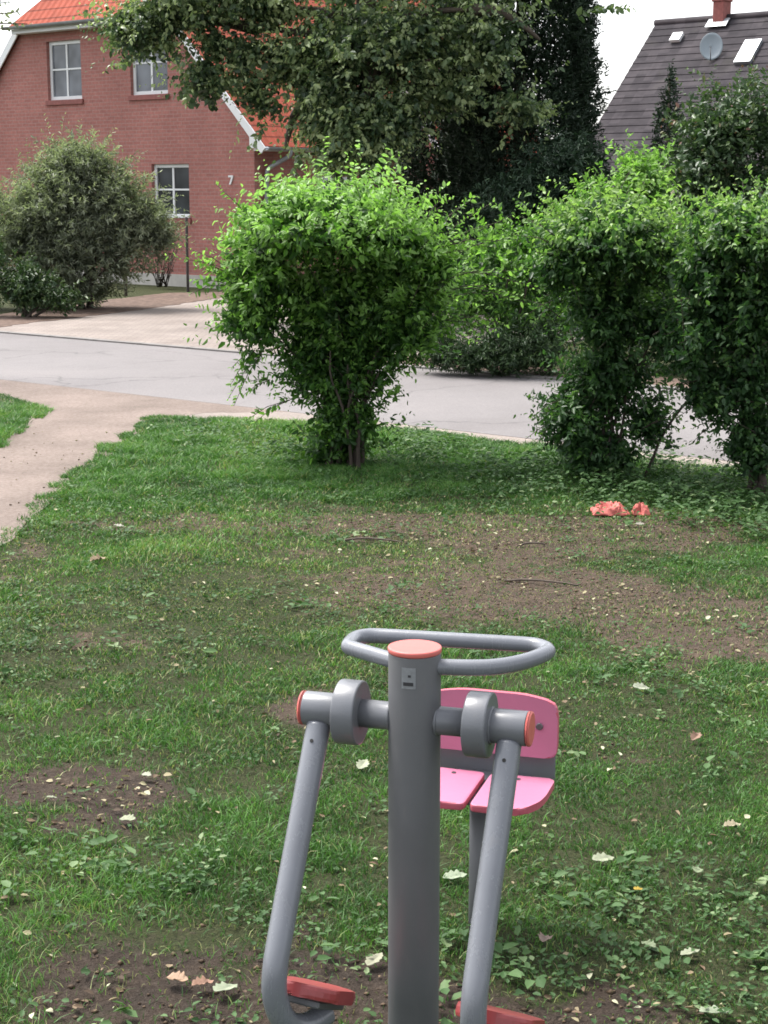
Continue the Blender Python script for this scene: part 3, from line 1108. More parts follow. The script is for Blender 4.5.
ends += [lp(B, random.uniform(305, 385), random.uniform(340, 400), random.uniform(-.25, .3)) for _ in range(14)]
stems('stem', (0, 0, 0), ends, .026, .006, M['bark_light'], b1, 6, .2, 5, .17)
twig_lines('twig', np.concatenate([s3, s1[:200]]), np.concatenate([e3, e1[:200]]), M['bark_light'], b1, .004, .08)

# ---- bush 2
b2, B = plant('shrub', 'dense mid-green shrub in the middle of the row, above the red cloth', 'shrub', (600, 480), HG)
bl = px2l(B, [(612, 234, 70, 46, -.1, .8, 2.8), (560, 262, 34, 36, 0, .4, .8), (660, 250, 40, 44, .1, .45, 1.0), (608, 310, 56, 54, .1, .5, 1.8), (605, 380, 58, 46, .1, .4, 1.5),
              (575, 418, 44, 34, 0, .4, 1.0), (600, 450, 52, 28, 0, .4, 1.0), (648, 420, 36, 36, .1, .3, .35), (668, 330, 30, 40, .1, .4, .7)])
s1, e1 = blob_shoots(bl, 1800, .30, .22)
a1, _ = shoots(s1, e1, 13, .057, .5, sag=.08, droop=.35, tb=.24, tv=.3, tip=.22, toplit=toplit_growth(s1, e1, 1.2, 1.9, .75))
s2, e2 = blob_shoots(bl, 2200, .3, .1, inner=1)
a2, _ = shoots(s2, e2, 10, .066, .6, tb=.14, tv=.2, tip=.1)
lst = [(590, 230, 575, 195), (600, 225, 598, 188), (620, 225, 622, 190), (640, 225, 650, 195), (560, 240, 520, 212), (565, 250, 525, 240), (565, 270, 535, 262), (565, 290, 540, 300), (660, 240, 690, 215),
       (560, 400, 530, 420), (560, 420, 532, 440), (565, 410, 528, 425), (640, 430, 672, 405), (640, 430, 686, 425), (640, 440, 680, 455), (560, 430, 537, 455), (660, 260, 700, 250), (555, 300, 530, 322)]
s3, e3 = pxshoots(B, lst * 2)
e3 = e3 + rng.normal(size=e3.shape) * .05
a3, _ = shoots(s3, e3, 13, .056, .5, sag=.10, tb=.38, tv=.3, tip=.35, t0=.05)
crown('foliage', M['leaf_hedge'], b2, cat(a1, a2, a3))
ends = [lp(B, x, y, random.uniform(.0, .4)) for x, y in [(570, 330), (600, 290), (640, 310), (620, 350), (585, 280), (660, 320), (605, 340), (630, 270)]]
stems('stem', (0, 0, 0), ends, .020, .006, M['bark_light'], b2, 6, .2, 5, .10)
stems('stem', lp(B, 640, 478), [lp(B, 695, 392, .1)], .018, .010, M['bark_light'], b2, 6, .1, 4, .01)
twig_lines('twig', np.concatenate([s3, s1[:150]]), np.concatenate([e3, e1[:150]]), M['bark_light'], b2, .004, .08)

# ---- bush 3
b3, B = plant('shrub', 'dark-bottomed shrub with thick stems, rightmost of the row', 'shrub', (757, 498), HG)
bl = px2l(B, [(742, 232, 64, 42, -.1, .75, 2.4), (800, 250, 60, 55, 0, .55, 1.6), (705, 275, 34, 46, 0, .45, 1.1), (745, 310, 60, 56, 0, .55, 2.0), (810, 340, 55, 60, 0, .5, 1.2), (745, 380, 50, 46, 0, .45, 1.3),
              (755, 440, 40, 44, 0, .3, 1.0), (712, 392, 34, 36, 0, .3, .7), (690, 340, 30, 50, 0, .4, .8)])
s1, e1 = blob_shoots(bl, 1700, .30, .22)
a1, _ = shoots(s1, e1, 13, .056, .5, sag=.08, droop=.35, tb=.22, tv=.3, tip=.22, toplit=toplit_growth(s1, e1, 1.3, 2.0, .7))
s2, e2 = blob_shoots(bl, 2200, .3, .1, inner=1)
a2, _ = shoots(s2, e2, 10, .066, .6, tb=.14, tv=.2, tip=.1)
lst = [(700, 250, 680, 220), (720, 220, 715, 190), (745, 215, 748, 185), (765, 215, 770, 182), (700, 300, 676, 300), (700, 340, 672, 345), (715, 400, 690, 410), (720, 420, 690, 440), (700, 270, 668, 262), (700, 380, 668, 392)]
s3, e3 = pxshoots(B, lst * 2)
e3 = e3 + rng.normal(size=e3.shape) * .05
a3, _ = shoots(s3, e3, 13, .052, .5, sag=.10, tb=.35, tv=.3, tip=.35, t0=.05)
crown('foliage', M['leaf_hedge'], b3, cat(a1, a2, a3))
ends = [lp(B, x, y, random.uniform(.05, .35)) for x, y in [(720, 330), (745, 290), (775, 300), (760, 340), (800, 320), (735, 300)]]
stems('stem', (0, 0, 0), ends, .028, .008, M['bark_light'], b3, 7, .2, 5, .08)
twig_lines('twig', np.concatenate([s3, s1[:150]]), np.concatenate([e3, e1[:150]]), M['bark_light'], b3, .004, .08)

# ---- loose light green shrub across the road
b4, B = plant('shrub', 'loose light green shrub across the road, behind the gap in the row', 'shrub', (505, 372))
bl = px2l(B, [(500, 262, 55, 42, 0, .7, 2), (545, 250, 40, 42, 0, .6, 1.3), (465, 300, 36, 40, 0, .6, 1), (520, 310, 60, 38, 0, .7, 1.6), (575, 300, 40, 60, 0, .6, .8)])
s1, e1 = blob_shoots(bl, 620, .5, .32)
a1, _ = shoots(s1, e1, 12, .085, .52, sag=.1, tb=.32, tv=.4, tip=.36)
lst = [(500, 255, 470, 212), (520, 250, 496, 205), (540, 240, 520, 205), (480, 290, 445, 262), (555, 235, 560, 205), (480, 310, 440, 318), (460, 325, 445, 350)]
s3, e3 = pxshoots(B, lst * 2)
a3, _ = shoots(s3, e3, 16, .085, .5, sag=.12, tb=.45, tv=.3, tip=.3)
crown('foliage', M['leaf_fresh'], b4, cat(a1, a3))
stems('stem', (0, 0, 0), [lp(B, x, y, random.uniform(-.4, .4)) for x, y in [(480, 290), (510, 270), (540, 260), (500, 310), (560, 290)]], .03, .008, M['bark_light'], b4)

# ---- low dark shrubs on the far roadside
def lowshrub(label, px, blobs, n, L, mat, ratio=.3, k=10, length=.35, tb=.35, tip=.3, up=.3, name='low_shrub', stemn=6):
    o, B = plant(name, label, 'shrub', px)
    bl = px2l(B, blobs)
    s, e = blob_shoots(bl, n, length, up)
    a, _ = shoots(s, e, k, L, ratio, sag=.05, tb=tb, tv=.4, tip=tip)
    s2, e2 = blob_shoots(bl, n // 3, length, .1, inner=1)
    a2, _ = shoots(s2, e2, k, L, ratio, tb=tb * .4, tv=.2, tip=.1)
    crown('foliage', mat, o, cat(a, a2))
    en = [lp(B, b_[0] + random.uniform(-.5, .5) * b_[2], b_[1], 0) for b_ in blobs for _ in range(max(1, stemn // len(blobs)))]
    stems('stem', (0, 0, 0), en, .03, .008, M['bark_light'], o)
    return o


lowshrub('low spreading dark green shrub on the far roadside', (505, 376), [(508, 352, 48, 28, -.1, .5, 2), (545, 345, 30, 34, -.1, .4, 1), (470, 355, 30, 22, -.1, .4, .9), (440, 350, 26, 26, .1, .4, .8)], 1000, .07, M['leaf_low'], .25, 12, .3, .4)
lowshrub('bright green tall shrub beside the small conifer in front of the dark roof', (645, 366), [(640, 185, 34, 42, 0, .5, 2), (600, 215, 40, 40, 0, .6, 1.5), (650, 240, 50, 50, 0, .7, 1.5), (620, 300, 80, 60, 0, .8, 1.5)], 700, .085, M['leaf_fresh'], .5, 12, .4, .50, .35, name='shrub')
lowshrub('dark low shrub at the road edge behind the rightmost shrubs', (700, 372), [(700, 330, 110, 45, 0, .7, 1), (780, 300, 90, 70, .3, .7, 1)], 700, .08, M['leaf_low'], .4, 12, .4, .25, .25)
lowshrub('small leafy green shrub at the foot of the grey-green bush', (28, 318), [(25, 288, 32, 26, 0, .5, 2), (-10, 270, 30, 40, .2, .5, 1), (60, 298, 24, 14, 0, .4, .6)], 420, .09, M['leaf_low'], .5, 11, .35, .55, .35)

# ---- grey-green shrub, left
b5, B = plant('shrub', 'large rounded grey-green shrub in front of the brick house', 'shrub', (85, 309))
bl = px2l(B, [(80, 205, 72, 52, 0, 1.0, 2.6), (35, 230, 58, 50, 0, 1.0, 1.8), (125, 225, 48, 44, 0, .8, 1.5), (75, 165, 46, 26, 0, .7, 1.0), (75, 258, 78, 38, 0, .9, 1.6), (60, 290, 62, 16, 0, .8, .8), (155, 235, 26, 22, 0, .4, .4), (-20, 250, 50, 55, 0, .9, .8)])
s1, e1 = blob_shoots(bl, 3200, .55, .38)
a1, _ = shoots(s1, e1, 16, .12, .26, sag=.08, tb=.42, tv=.5, tip=.2, spread=.7)
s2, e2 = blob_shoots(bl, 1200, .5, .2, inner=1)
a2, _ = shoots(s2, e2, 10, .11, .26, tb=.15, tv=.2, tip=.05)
lst = [(60, 165, 48, 135), (75, 160, 78, 132), (95, 160, 110, 138), (110, 175, 135, 152), (40, 180, 22, 158), (130, 200, 158, 185), (140, 225, 176, 222), (145, 235, 178, 248), (85, 160, 92, 136)]
s3, e3 = pxshoots(B, lst * 3)
e3 = e3 + rng.normal(size=e3.shape) * .15
a3, _ = shoots(s3, e3, 18, .10, .24, sag=.06, tb=.55, tv=.3, tip=.2)
crown('foliage', M['leaf_willow'], b5, cat(a1, a2, a3))
stems('stem', (0, 0, 0), [lp(B, x, y, random.uniform(-.5, .5)) for x, y in [(50, 240), (80, 220), (110, 235), (130, 250), (65, 250), (95, 250), (30, 250)]], .05, .012, M['bark_light'], b5, 6, .2, 5, .25)

# ---- sparse bare shrub beside the post, and the post
b6, B = plant('bare_shrub', 'sparse twiggy bush with few leaves below the ground floor window', 'shrub', (162, 289))
S_, E_ = [], []
for i in range(26):
    x1 = 160 + random.uniform(-24, 24)
    S_.append(lp(B, 162 + random.uniform(-5, 5), 287))
    E_.append(lp(B, x1, random.uniform(232, 268), random.uniform(-.4, .4)))
S_, E_ = np.array(S_), np.array(E_)
twig_lines('stem', S_, E_, M['bark_light'], b6, .009, .04)
a1, _ = shoots(S_, E_, 7, .07, .45, sag=.04, tb=.4, tv=.5, tip=.2, t0=.5)
crown('foliage', M['leaf_redtwig'], b6, a1)
p = G(188, 292)
cyl_o = cyl('garden_post', (0, 0, -.05), (0, 0, 1.62), .032, M['post_metal'], None, 12, .004)
cyl_o.location = (p[0], p[1], 0)
tag(cyl_o, 'thin dark garden post standing before the brick wall', 'post')
p = G(126, 296)
cyl_o = cyl('wooden_stake', (0, 0, -.05), (0, 0, 1.05), .035, M['bark'], None, 10, .004)
cyl_o.location = (p[0], p[1], 0)
tag(cyl_o, 'short dark stake standing under the grey-green shrub', 'stake')

# ---- linden
lt, B = plant('linden_tree', 'large dark leafy deciduous tree overhanging the brick house', 'tree', (-.25, 28.8, 0))
bl = px2l(B, [(150, 28, 46, 34, 0, .9, 1.1), (208, 80, 36, 24, 0, .8, .7), (185, 10, 60, 30, 0, 1.0, 1.0), (262, 6, 58, 24, 0, 1.2, 1.1), (350, 50, 76, 58, 0, 1.7, 3.0), (322, 112, 36, 42, 0, 1.0, 1.2), (335, 150, 36, 28, 0, .9, .8),
              (245, 56, 30, 24, 0, .6, .6), (215, 45, 22, 14, 0, .5, .3), (258, 96, 20, 26, 0, .5, .4), (285, 60, 26, 30, 0, .6, .6), (410, 42, 74, 56, 0, 1.7, 2.4), (440, 95, 50, 30, 0, 1.2, .7), (490, 40, 50, 50, -.8, 1.0, .7), (360, -50, 190, 62, 0, 2.4, 2.6), (210, -35, 110, 40, 0, 1.8, 1.4), (480, -30, 100, 60, 0, 1.6, 1.2),
              (520, 110, 40, 18, -.8, .7, .35), (362, 138, 46, 44, -.5, 1.0, 1.6), (395, 120, 34, 40, -.4, .8, .9), (318, 85, 36, 46, -.3, .9, .6), (130, 30, 34, 30, 0, .7, .7), (360, -140, 150, 70, 0, 2.2, 1.2), (345, 105, 30, 40, 0, .8, .8)])
s1, e1 = blob_shoots(bl, 4600, .75, .12)
a1, _ = shoots(s1, e1, 14, .108, .62, sag=.10, tb=.50, tv=.9, tip=.40, spread=.8, droop=.55)
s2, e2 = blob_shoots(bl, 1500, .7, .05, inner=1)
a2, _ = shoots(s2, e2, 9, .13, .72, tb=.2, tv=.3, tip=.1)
lst = [(140, 40, 104, 50), (130, 30, 106, 20), (150, 55, 118, 68), (190, 80, 186, 104), (220, 80, 212, 108), (230, 75, 244, 92), (270, 120, 250, 150), (300, 150, 292, 186), (330, 170, 350, 188), (570, 20, 632, 8), (580, 14, 622, 10), (245, 50, 262, 90), (160, 20, 135, -10)]
s3, e3 = pxshoots(B, lst * 3, .8)
a3, _ = shoots(s3, e3, 14, .12, .72, sag=.12, tb=.5, tv=.4, tip=.3)
crown('crown', M['leaf_linden'], lt, cat(a1, a2, a3))
tr = [np.array([0, 0, -.1]), np.array([.02, 0, .6]), lp(B, 372, 200), lp(B, 374, 120), lp(B, 368, 40), lp(B, 362, -60), lp(B, 360, -140)]
tr = chaikin(tr, 2)
tubes('trunk', [(tr, np.linspace(.34, .09, len(tr)))], M['bark'], lt, 14)
lim = []
for (x0, y0, x1, y1, dy) in [(372, 130, 300, 110, .4), (370, 100, 430, 60, -.5), (368, 60, 260, 30, .2), (366, 40, 470, 10, -.8), (366, 20, 190, 20, .3), (364, -10, 300, -80, .8), (362, -20, 440, -90, -.6), (260, 30, 140, 30, .3), (300, 110, 285, 150, .3), (470, 10, 540, 40, -.8)]:
    a, e = lp(B, x0, y0, 0 if x0 > 310 and x0 < 400 else dy), lp(B, x1, y1, dy)
    pth = chaikin([a, a * .6 + e * .4 + np.array([0, 0, .18]), a * .25 + e * .75 + np.array([0, 0, .12]), e], 1)
    lim.append((pth, np.linspace(.11, .02, len(pth))))
tubes('limb', lim, M['bark'], lt, 8)

# ---- conifers
def conifer(name, label, base, prof, n, L, mat, ratio, up, k=7, length=.4, tb=.35, tv=.5):
    o = empty(name, (base[0], base[1], 0))
    tag(o, label, 'conifer')
    z = np.array([q[0] for q in prof])
    r = np.array([q[1] for q in prof])
    zz = rng.uniform(z[0], z[-1], n * 3)
    rr = np.interp(zz, z, r)
    keep = rng.uniform(0, r.max(), n * 3) < rr
    zz, rr = zz[keep][:n], rr[keep][:n]
    n = len(zz)
    th = rng.uniform(0, 2 * np.pi, n)
    lump = 1 + .12 * np.sin(th * 3 + zz * 1.7) * np.sin(zz * 2.3 + th) + rng.normal(size=n) * .06
    R = rr * lump * np.sqrt(rng.uniform(.5, 1.0, n))
    dirs = np.stack([np.cos(th), np.sin(th), np.full(n, up)], 1)
    E = np.stack([R * np.cos(th), R * np.sin(th), zz], 1)
    dirs = norm(dirs + rng.normal(size=(n, 3)) * .3)
    S0 = E - dirs * length * rng.uniform(.5, 1.2, (n, 1))
    a, _ = shoots(S0, E, k, L, ratio, sag=.0, tb=tb, tv=tv, tip=.25, spread=.55, jit=.6)
    crown('crown', mat, o, a)
    top = z[-1]
    tubes('trunk', [([(0, 0, -.1), (0, 0, top * .5), (0, 0, top * .95)], [max(.05, r.max() * .11), max(.03, r.max() * .07), .015])], M['bark'], o, 8)
    return o


conifer('thuja_tree', 'tall columnar dark conifer rising behind the leafy tree', (2.45, 30.6), [(.2, 1.35), (1.5, 1.5), (4.5, 1.5), (7.0, 1.3), (9.2, .5), (9.6, .1)], 16000, .10, M['leaf_thuja'], .36, 1.5, 9, .30)
conifer('thuja_tree', 'second dark conifer in the shade beside the tree trunk', (1.25, 31.4), [(.2, 1.0), (1.5, 1.15), (3.2, 1.05), (5.0, .7), (6.4, .15)], 4500, .11, M['leaf_thuja'], .36, 1.2, 8, .38, .25)
lowshrub('dark bushy yew at the foot of the columnar conifer', (4.0 - .9, 27.0, 0), [(565, 172, 50, 40, 0, .9, 2), (530, 205, 52, 42, 0, .9, 1.6), (590, 215, 40, 60, 0, .9, 1.2), (550, 270, 80, 50, 0, 1.0, 1.5), (480, 255, 50, 60, .6, .8, 1.4)], 1500, .12, M['leaf_yew'], .28, 12, .4, .35, .4, name='yew_shrub')
p = D(668, 130, 26.2)
conifer('small_conifer', 'small slim pointed conifer standing in front of the dark tiled roof', (p[0], 26.2), [(.1, .62), (1.5, .55), (2.6, .36), (3.5, .2), (4.15, .05)], 900, .10, M['leaf_thuja'], .34, 1.2, 7, .28, .4)
# ---- cherry-like tree at the right
ct, B = plant('leafy_tree', 'broad dusty-green small tree with a few reddish leaves before the dark roof', 'tree', (4.95, 24.2, 0))
bl = px2l(B, [(712, 135, 42, 40, 0, .9, 1.8), (750, 125, 40, 48, 0, .9, 1.6), (690, 175, 36, 40, 0, .8, 1.2), (740, 190, 60, 44, 0, 1.0, 1.8), (800, 150, 60, 70, 0, 1.0, 1.2), (700, 220, 50, 40, 0, .8, 1.0), (745, 260, 60, 50, 0, .9, .9)])
s1, e1 = blob_shoots(bl, 1150, .55, .3)
a1, _ = shoots(s1, e1, 12, .10, .55, sag=.06, tb=.42, tv=.5, tip=.28)
s2, e2 = blob_shoots(bl, 400, .5, .1, inner=1)
a2, _ = shoots(s2, e2, 9, .10, .55, tb=.15, tv=.2, tip=.1)
lst = [(700, 115, 692, 88), (720, 105, 716, 84), (735, 95, 738, 74), (755, 90, 758, 70), (690, 130, 672, 112), (745, 90, 748, 76)]
s3, e3 = pxshoots(B, lst * 3, .6)
e3 = e3 + rng.normal(size=e3.shape) * .1
a3, _ = shoots(s3, e3, 14, .10, .5, sag=.05, tb=.5, tv=.3, tip=.5)
crown('crown', M['leaf_cherry'], ct, cat(a1, a2, a3))
tubes('trunk', [(chaikin([(0, 0, -.1), (.03, 0, .9), (.0, .1, 1.7), lp(B, 725, 150)], 1), np.linspace(.11, .04, 8)[:len(chaikin([(0, 0, -.1), (.03, 0, .9), (.0, .1, 1.7), (0, 0, 3)], 1))])], M['bark'], ct, 9)
stems('limb', (0, .05, 1.4), [lp(B, x, y, d_) for x, y, d_ in [(700, 140, .3), (750, 130, -.3), (690, 180, 0), (775, 170, .2), (735, 110, 0)]], .05, .012, M['bark'], ct, 6, .15, 5, .02)

# ---- tree just outside the frame on the left whose branch tip reaches in
ot, B = plant('roadside_tree', 'grey-leaved branch tips of a tree reaching in before the white sky', 'tree', (-6.6, 20.5, 0))
S_, E_ = pxshoots(B, [(-70, 20, 18, 12), (-70, 22, 28, 24), (-60, 0, 34, -8), (-60, 30, 8, 28), (-60, -20, 20, -30), (-70, 10, 10, 2), (-90, 40, -40, 60), (-130, 20, -200, 0), (-120, 0, -160, -60), (-110, 30, -180, 60)], .3)
a1, _ = shoots(S_, E_, 16, .10, .6, sag=.05, tb=.35, tv=.4, tip=.2, t0=.4)
crown('crown', M['leaf_willow'], ot, a1)
c0 = lp(B, -105, 60)
tubes('trunk', [(chaikin([(0, 0, -.1), (.05, 0, 1.5), c0, lp(B, -110, -60)], 1), np.linspace(.16, .05, 8))], M['bark'], ot, 9)
it = []
for a, e in zip(S_, E_):
    it.append((chaikin([c0, (c0 + a) / 2 + np.array([0, 0, .1]), a, e], 1), np.linspace(.03, .005, 8)))
tubes('limb', it, M['bark'], ot, 6)

# ================================================================== GRASS, WEEDS, LITTER (stuff)
def inpoly(x, y, poly):
    inside = np.zeros(len(x), bool)
    j = len(poly) - 1
    for i in range(len(poly)):
        xi, yi = poly[i][0], poly[i][1]
        xj, yj = poly[j][0], poly[j][1]
        c_ = ((yi > y) != (yj > y)) & (x < (xj - xi) * (y - yi) / (yj - yi + 1e-12) + xi)
        inside ^= c_
        j = i
    return inside


PATHP = [np.array(p_) for p_ in pL + pR]
LAWN = [(-3.3, 2.5), (2.8, 2.5), (5.5, 9), (5.5, 11.5), G(768, 476), G(700, 467), G(530, 446), G(400, 430), G(260, 421), G(150, 417), G(120, 445), G(60, 489), G(0, 540), (-2.75, 8), (-3.1, 5)]
LAWN2 = [G(54, 411), G(0, 394.5), (-6.5, 17.6), (-6.5, 12.5), (-3.5, 12.5), G(5, 448), G(31, 428)]


def blades(n, region, ymin, ymax, xr, hmin, hmax, w, dens_fn, seed, tall=1.0):
    x = rng.uniform(xr[0], xr[1], n)
    u_ = rng.uniform(0, 1, n)
    y = ymin + (ymax - ymin) * u_ ** 1.25
    ok = inpoly(x + (.05 + (fbm(x * 4, y * 4, 8, 3) - .5) * .34) * (y < 16.0) * (x < 0), y, region)
    x, y = x[ok], y[ok]
    ok = (np.abs(x) < y * .2327 + 1.0)
    x, y = x[ok], y[ok]
    pr = dens_fn(x, y)
    ok = rng.uniform(0, 1, len(x)) < pr
    return x[ok], y[ok]


def grass_density(x, y):
    bb = bare(x, y)
    clump = fbm(x * 5, y * 5, 77, 3)
    return np.clip((1.0 - 1.2 * bb) * (1 - .48 * worn(x, y)) * np.clip((clump - .22) * 2.2, .12, 1), .07 + .10 * np.clip((y - 6.5) / 2, 0, 1), 1)


def grass_mesh(name, x, y, h, w, tint, lean=.95):
    n = len(x)
    z = relief(x, y)
    th = rng.uniform(0, 2 * np.pi, n)
    az = rng.uniform(0, 2 * np.pi, n)
    sx, sy = np.cos(th) * w / 2, np.sin(th) * w / 2
    ln = h * lean * (.35 + np.abs(rng.normal(size=n)))
    lx, ly = np.cos(az) * ln, np.sin(az) * ln
    V = np.zeros((n, 5, 3))
    V[:, 0] = np.stack([x - sx, y - sy, z - .004], 1)
    V[:, 1] = np.stack([x + sx, y + sy, z - .004], 1)
    V[:, 2] = np.stack([x + sx * .8 + lx * .35, y + sy * .8 + ly * .35, z + h * .6], 1)
    V[:, 3] = np.stack([x - sx * .8 + lx * .35, y - sy * .8 + ly * .35, z + h * .6], 1)
    V[:, 4] = np.stack([x + lx, y + ly, z + h * .95], 1)
    o = np.arange(n)[:, None] * 5
    loops = (o + np.array([0, 1, 2, 3, 3, 2, 4])[None]).ravel()
    st = (np.arange(n)[:, None] * 7 + np.array([0, 4])[None]).ravel()
    return npmesh(name, V.reshape(-1, 3), loops, st, {'tint': np.repeat(tint, 5)})


x1, y1 = blades(1500000, LAWN, 3.2, 16.2, (-3.6, 4.6), 0, 0, 0, grass_density, 1)
x2, y2 = blades(90000, LAWN2, 12.6, 18.2, (-5.4, -2.8), 0, 0, 0, lambda x, y: np.full(len(x), .9), 2)
x, y = np.concatenate([x1, x2]), np.concatenate([y1, y2])
far = np.clip((y - 4) / 9, 0, 1)
patch = fbm(x * .9, y * .9, 55, 4)
fine_ = fbm(x * 4, y * 4, 66, 3)
lush = np.clip((y - 11.3) / 1.5, 0, 1)
h = (.014 + .022 * np.clip((patch - .3) * 2, 0, 1) + .022 * lush) * rng.uniform(.6, 1.5, len(x))
tuft = fbm(x * 2.3, y * 2.3, 91, 2) > .66
h = h * np.where(tuft, 1.5, 1.0)
w = (.0030 + .0045 * far) * rng.uniform(.7, 1.3, len(x))
wr = worn(x, y)
h = h * (1 - .45 * np.clip(bare(x, y), 0, 1)) * (1 - .35 * wr) * .85
tint = np.clip(.28 + (patch - .5) * .9 + (fine_ - .5) * .7 + rng.normal(size=len(x)) * .17 + .14 * lush + .16 * np.exp(-((x - 1.3) / .9) ** 2 - ((y - 6.0) / 1.4) ** 2) + .28 * np.exp(-((x - 2.3) / .8) ** 2 - ((y - 9.6) / .5) ** 2), 0, .93)
dry = rng.uniform(0, 1, len(x)) < (.03 + .24 * np.clip(bare(x, y), 0, 1) + .30 * wr)
tint = np.where(dry, rng.uniform(.93, 1, len(x)), tint)
go = link('grass', grass_mesh('grass', x, y, h, w, tint), M['grass'])
tag(go, 'short patchy lawn grass around the bare soil', 'grass', kind='stuff')
print('blades', len(x))

# broad-leaved weeds and clover
def scatter_rosettes(n, xr, yr, region, dens, per, L, spread, hmax, tb):
    x = rng.uniform(xr[0], xr[1], n)
    y = yr[0] + (yr[1] - yr[0]) * rng.uniform(0, 1, n) ** 1.2
    ok = inpoly(x, y, region) & (np.abs(x) < y * .2327 + .9)
    x, y = x[ok], y[ok]
    ok = rng.uniform(0, 1, len(x)) < dens(x, y)
    x, y = x[ok], y[ok]
    n = len(x)
    z = relief(x, y)
    P = np.stack([x, y, z], 1)[:, None] + np.concatenate([rng.normal(size=(n, per, 2)) * spread, rng.uniform(.006, hmax, (n, per, 1))], 2)
    az = rng.uniform(0, 2 * np.pi, (n, per))
    Dv = np.stack([np.cos(az), np.sin(az), rng.uniform(-.1, .5, (n, per))], 2)
    Nv = np.array([0, 0, 1.0]) + rng.normal(size=(n, per, 3)) * .3
    Ls = L * rng.uniform(.5, 1.4, (n, per))
    tint = np.clip(tb + rng.normal(size=(n, 1)) * .2 + rng.normal(size=(n, per)) * .13, 0, 1)
    f = lambda a: a.reshape(-1, 3)
    return f(P), f(Dv), f(Nv), Ls.ravel(), Ls.ravel() * .62, tint.ravel()


wd = lambda x, y: np.clip((fbm(x * 1.6, y * 1.6, 120) - .42) * 4, 0.03, 1) * (1 - .8 * bare(x, y)) + .03
A1 = scatter_rosettes(11000, (-3.3, 4.2), (3.4, 12.5), LAWN, wd, 7, .022, .035, .04, .45)
A2 = scatter_rosettes(900, (-3.3, 4.2), (3.4, 12.5), LAWN, wd, 7, .042, .035, .05, .5)
A1 = cat(A1, A2)
wo = link('weeds', leaf_mesh('weeds', *A1), M['weed'])
tag(wo, 'broad-leaved weeds and clover growing through the lawn', 'weeds', kind='stuff')

# ground cover under the shrub row
def cover_d(x, y):
    d = np.zeros(len(x))
    for (cx, cy, rx, ry, s_) in [(640, 488, 90, 20, 1), (560, 475, 60, 16, .8), (740, 500, 60, 22, 1), (450, 462, 60, 14, .6), (410, 455, 40, 14, .7), (290, 455, 40, 12, .5), (720, 520, 50, 14, .7), (200, 440, 60, 10, .2), (480, 480, 80, 14, .4)]:
        c_ = G(cx, cy)
        ex = np.linalg.norm(G(cx + rx, cy) - c_)
        ey = .5 * (G(cx, cy - ry)[1] - G(cx, cy + ry)[1])
        d = np.maximum(d, s_ * np.exp(-((x - c_[0]) / ex) ** 2 - ((y - c_[1]) / ey) ** 2))
    return np.clip(d * 1.4, 0, 1) * np.clip((fbm(x * 3, y * 3, 140) - .25) * 2.5, .1, 1)


A3 = scatter_rosettes(9000, (-2.2, 4.2), (10.2, 15.2), LAWN, cover_d, 8, .042, .05, .14, .50)
wo = link('ground_cover', leaf_mesh('ground_cover', *A3), M['weed'])
tag(wo, 'leafy green ground cover under the shrub row', 'ground cover', kind='stuff')

# litter: tiny dry leaf bits and crumbs
n = 18000
x = rng.uniform(-3.3, 4.2, n)
y = 3.4 + 10.5 * rng.uniform(0, 1, n) ** 1.2
ok = inpoly(x, y, LAWN) & (np.abs(x) < y * .2327 + .9)
x, y = x[ok], y[ok]
ok = rng.uniform(0, 1, len(x)) < np.clip(.22 + bare(x, y) * .8, 0, 1) * np.clip((fbm(x * 2.6, y * 2.6, 160) - .42) * 5, .05, 1)
x, y = x[ok], y[ok]
n = len(x)
az = rng.uniform(0, 2 * np.pi, n)
P = np.stack([x, y, relief(x, y) + rng.uniform(.004, .022, n)], 1)
Ls = rng.uniform(.010, .036, n)
lo = link('leaf_litter', leaf_mesh('leaf_litter', P, np.stack([np.cos(az), np.sin(az), rng.normal(size=n) * .2], 1), np.array([0, 0, 1.0]) + rng.normal(size=(n, 3)) * .35, Ls, Ls * rng.uniform(.4, .8, n), np.clip(rng.normal(size=n) * .27 + .43, 0, 1)), M['litter'])
tag(lo, 'tiny dry leaf scraps scattered over lawn and soil', 'leaf litter', kind='stuff')

# pebbles and crumbs of soil on the path edge and bare patches
n = 26000
x = rng.uniform(-4.2, 3.4, n)
y = 3.4 + 12 * rng.uniform(0, 1, n) ** 1.2
onp = inpoly(x, y, PATHP)
kp = (onp & (rng.uniform(0, 1, n) < .10)) | (~onp & inpoly(x, y, LAWN) & (rng.uniform(0, 1, n) < np.clip(bare(x, y) * 1.4 - .3, 0, 1)))
kp &= np.abs(x) < y * .2327 + .8
x, y, onp = x[kp], y[kp], onp[kp]
n = len(x)
OCT = np.array([[1, 0, 0], [0, 1, 0], [-1, 0, 0], [0, -1, 0], [0, 0, .7], [0, 0, -.7]])
sz = .0035 + .010 * rng.uniform(0, 1, n) ** 2.5
V = np.stack([x, y, np.where(onp, .012, relief(x, y) + .003)], 1)[:, None] + OCT[None] * sz[:, None, None] * rng.uniform(.6, 1.3, (n, 6, 1))
T_ = np.array([0, 1, 4, 1, 2, 4, 2, 3, 4, 3, 0, 4, 1, 0, 5, 2, 1, 5, 3, 2, 5, 0, 3, 5])
me = npmesh('crumbs', V.reshape(-1, 3), (np.arange(n)[:, None] * 6 + T_[None]).ravel(), np.arange(n * 8) * 3, {'tint': np.repeat(rng.uniform(0, .75, n) * np.where(onp, 1, .45), 6)})
po = link('crumbs', me, M['litter'])
tag(po, 'small stones and soil crumbs on path and bare earth', 'crumbs', kind='stuff')

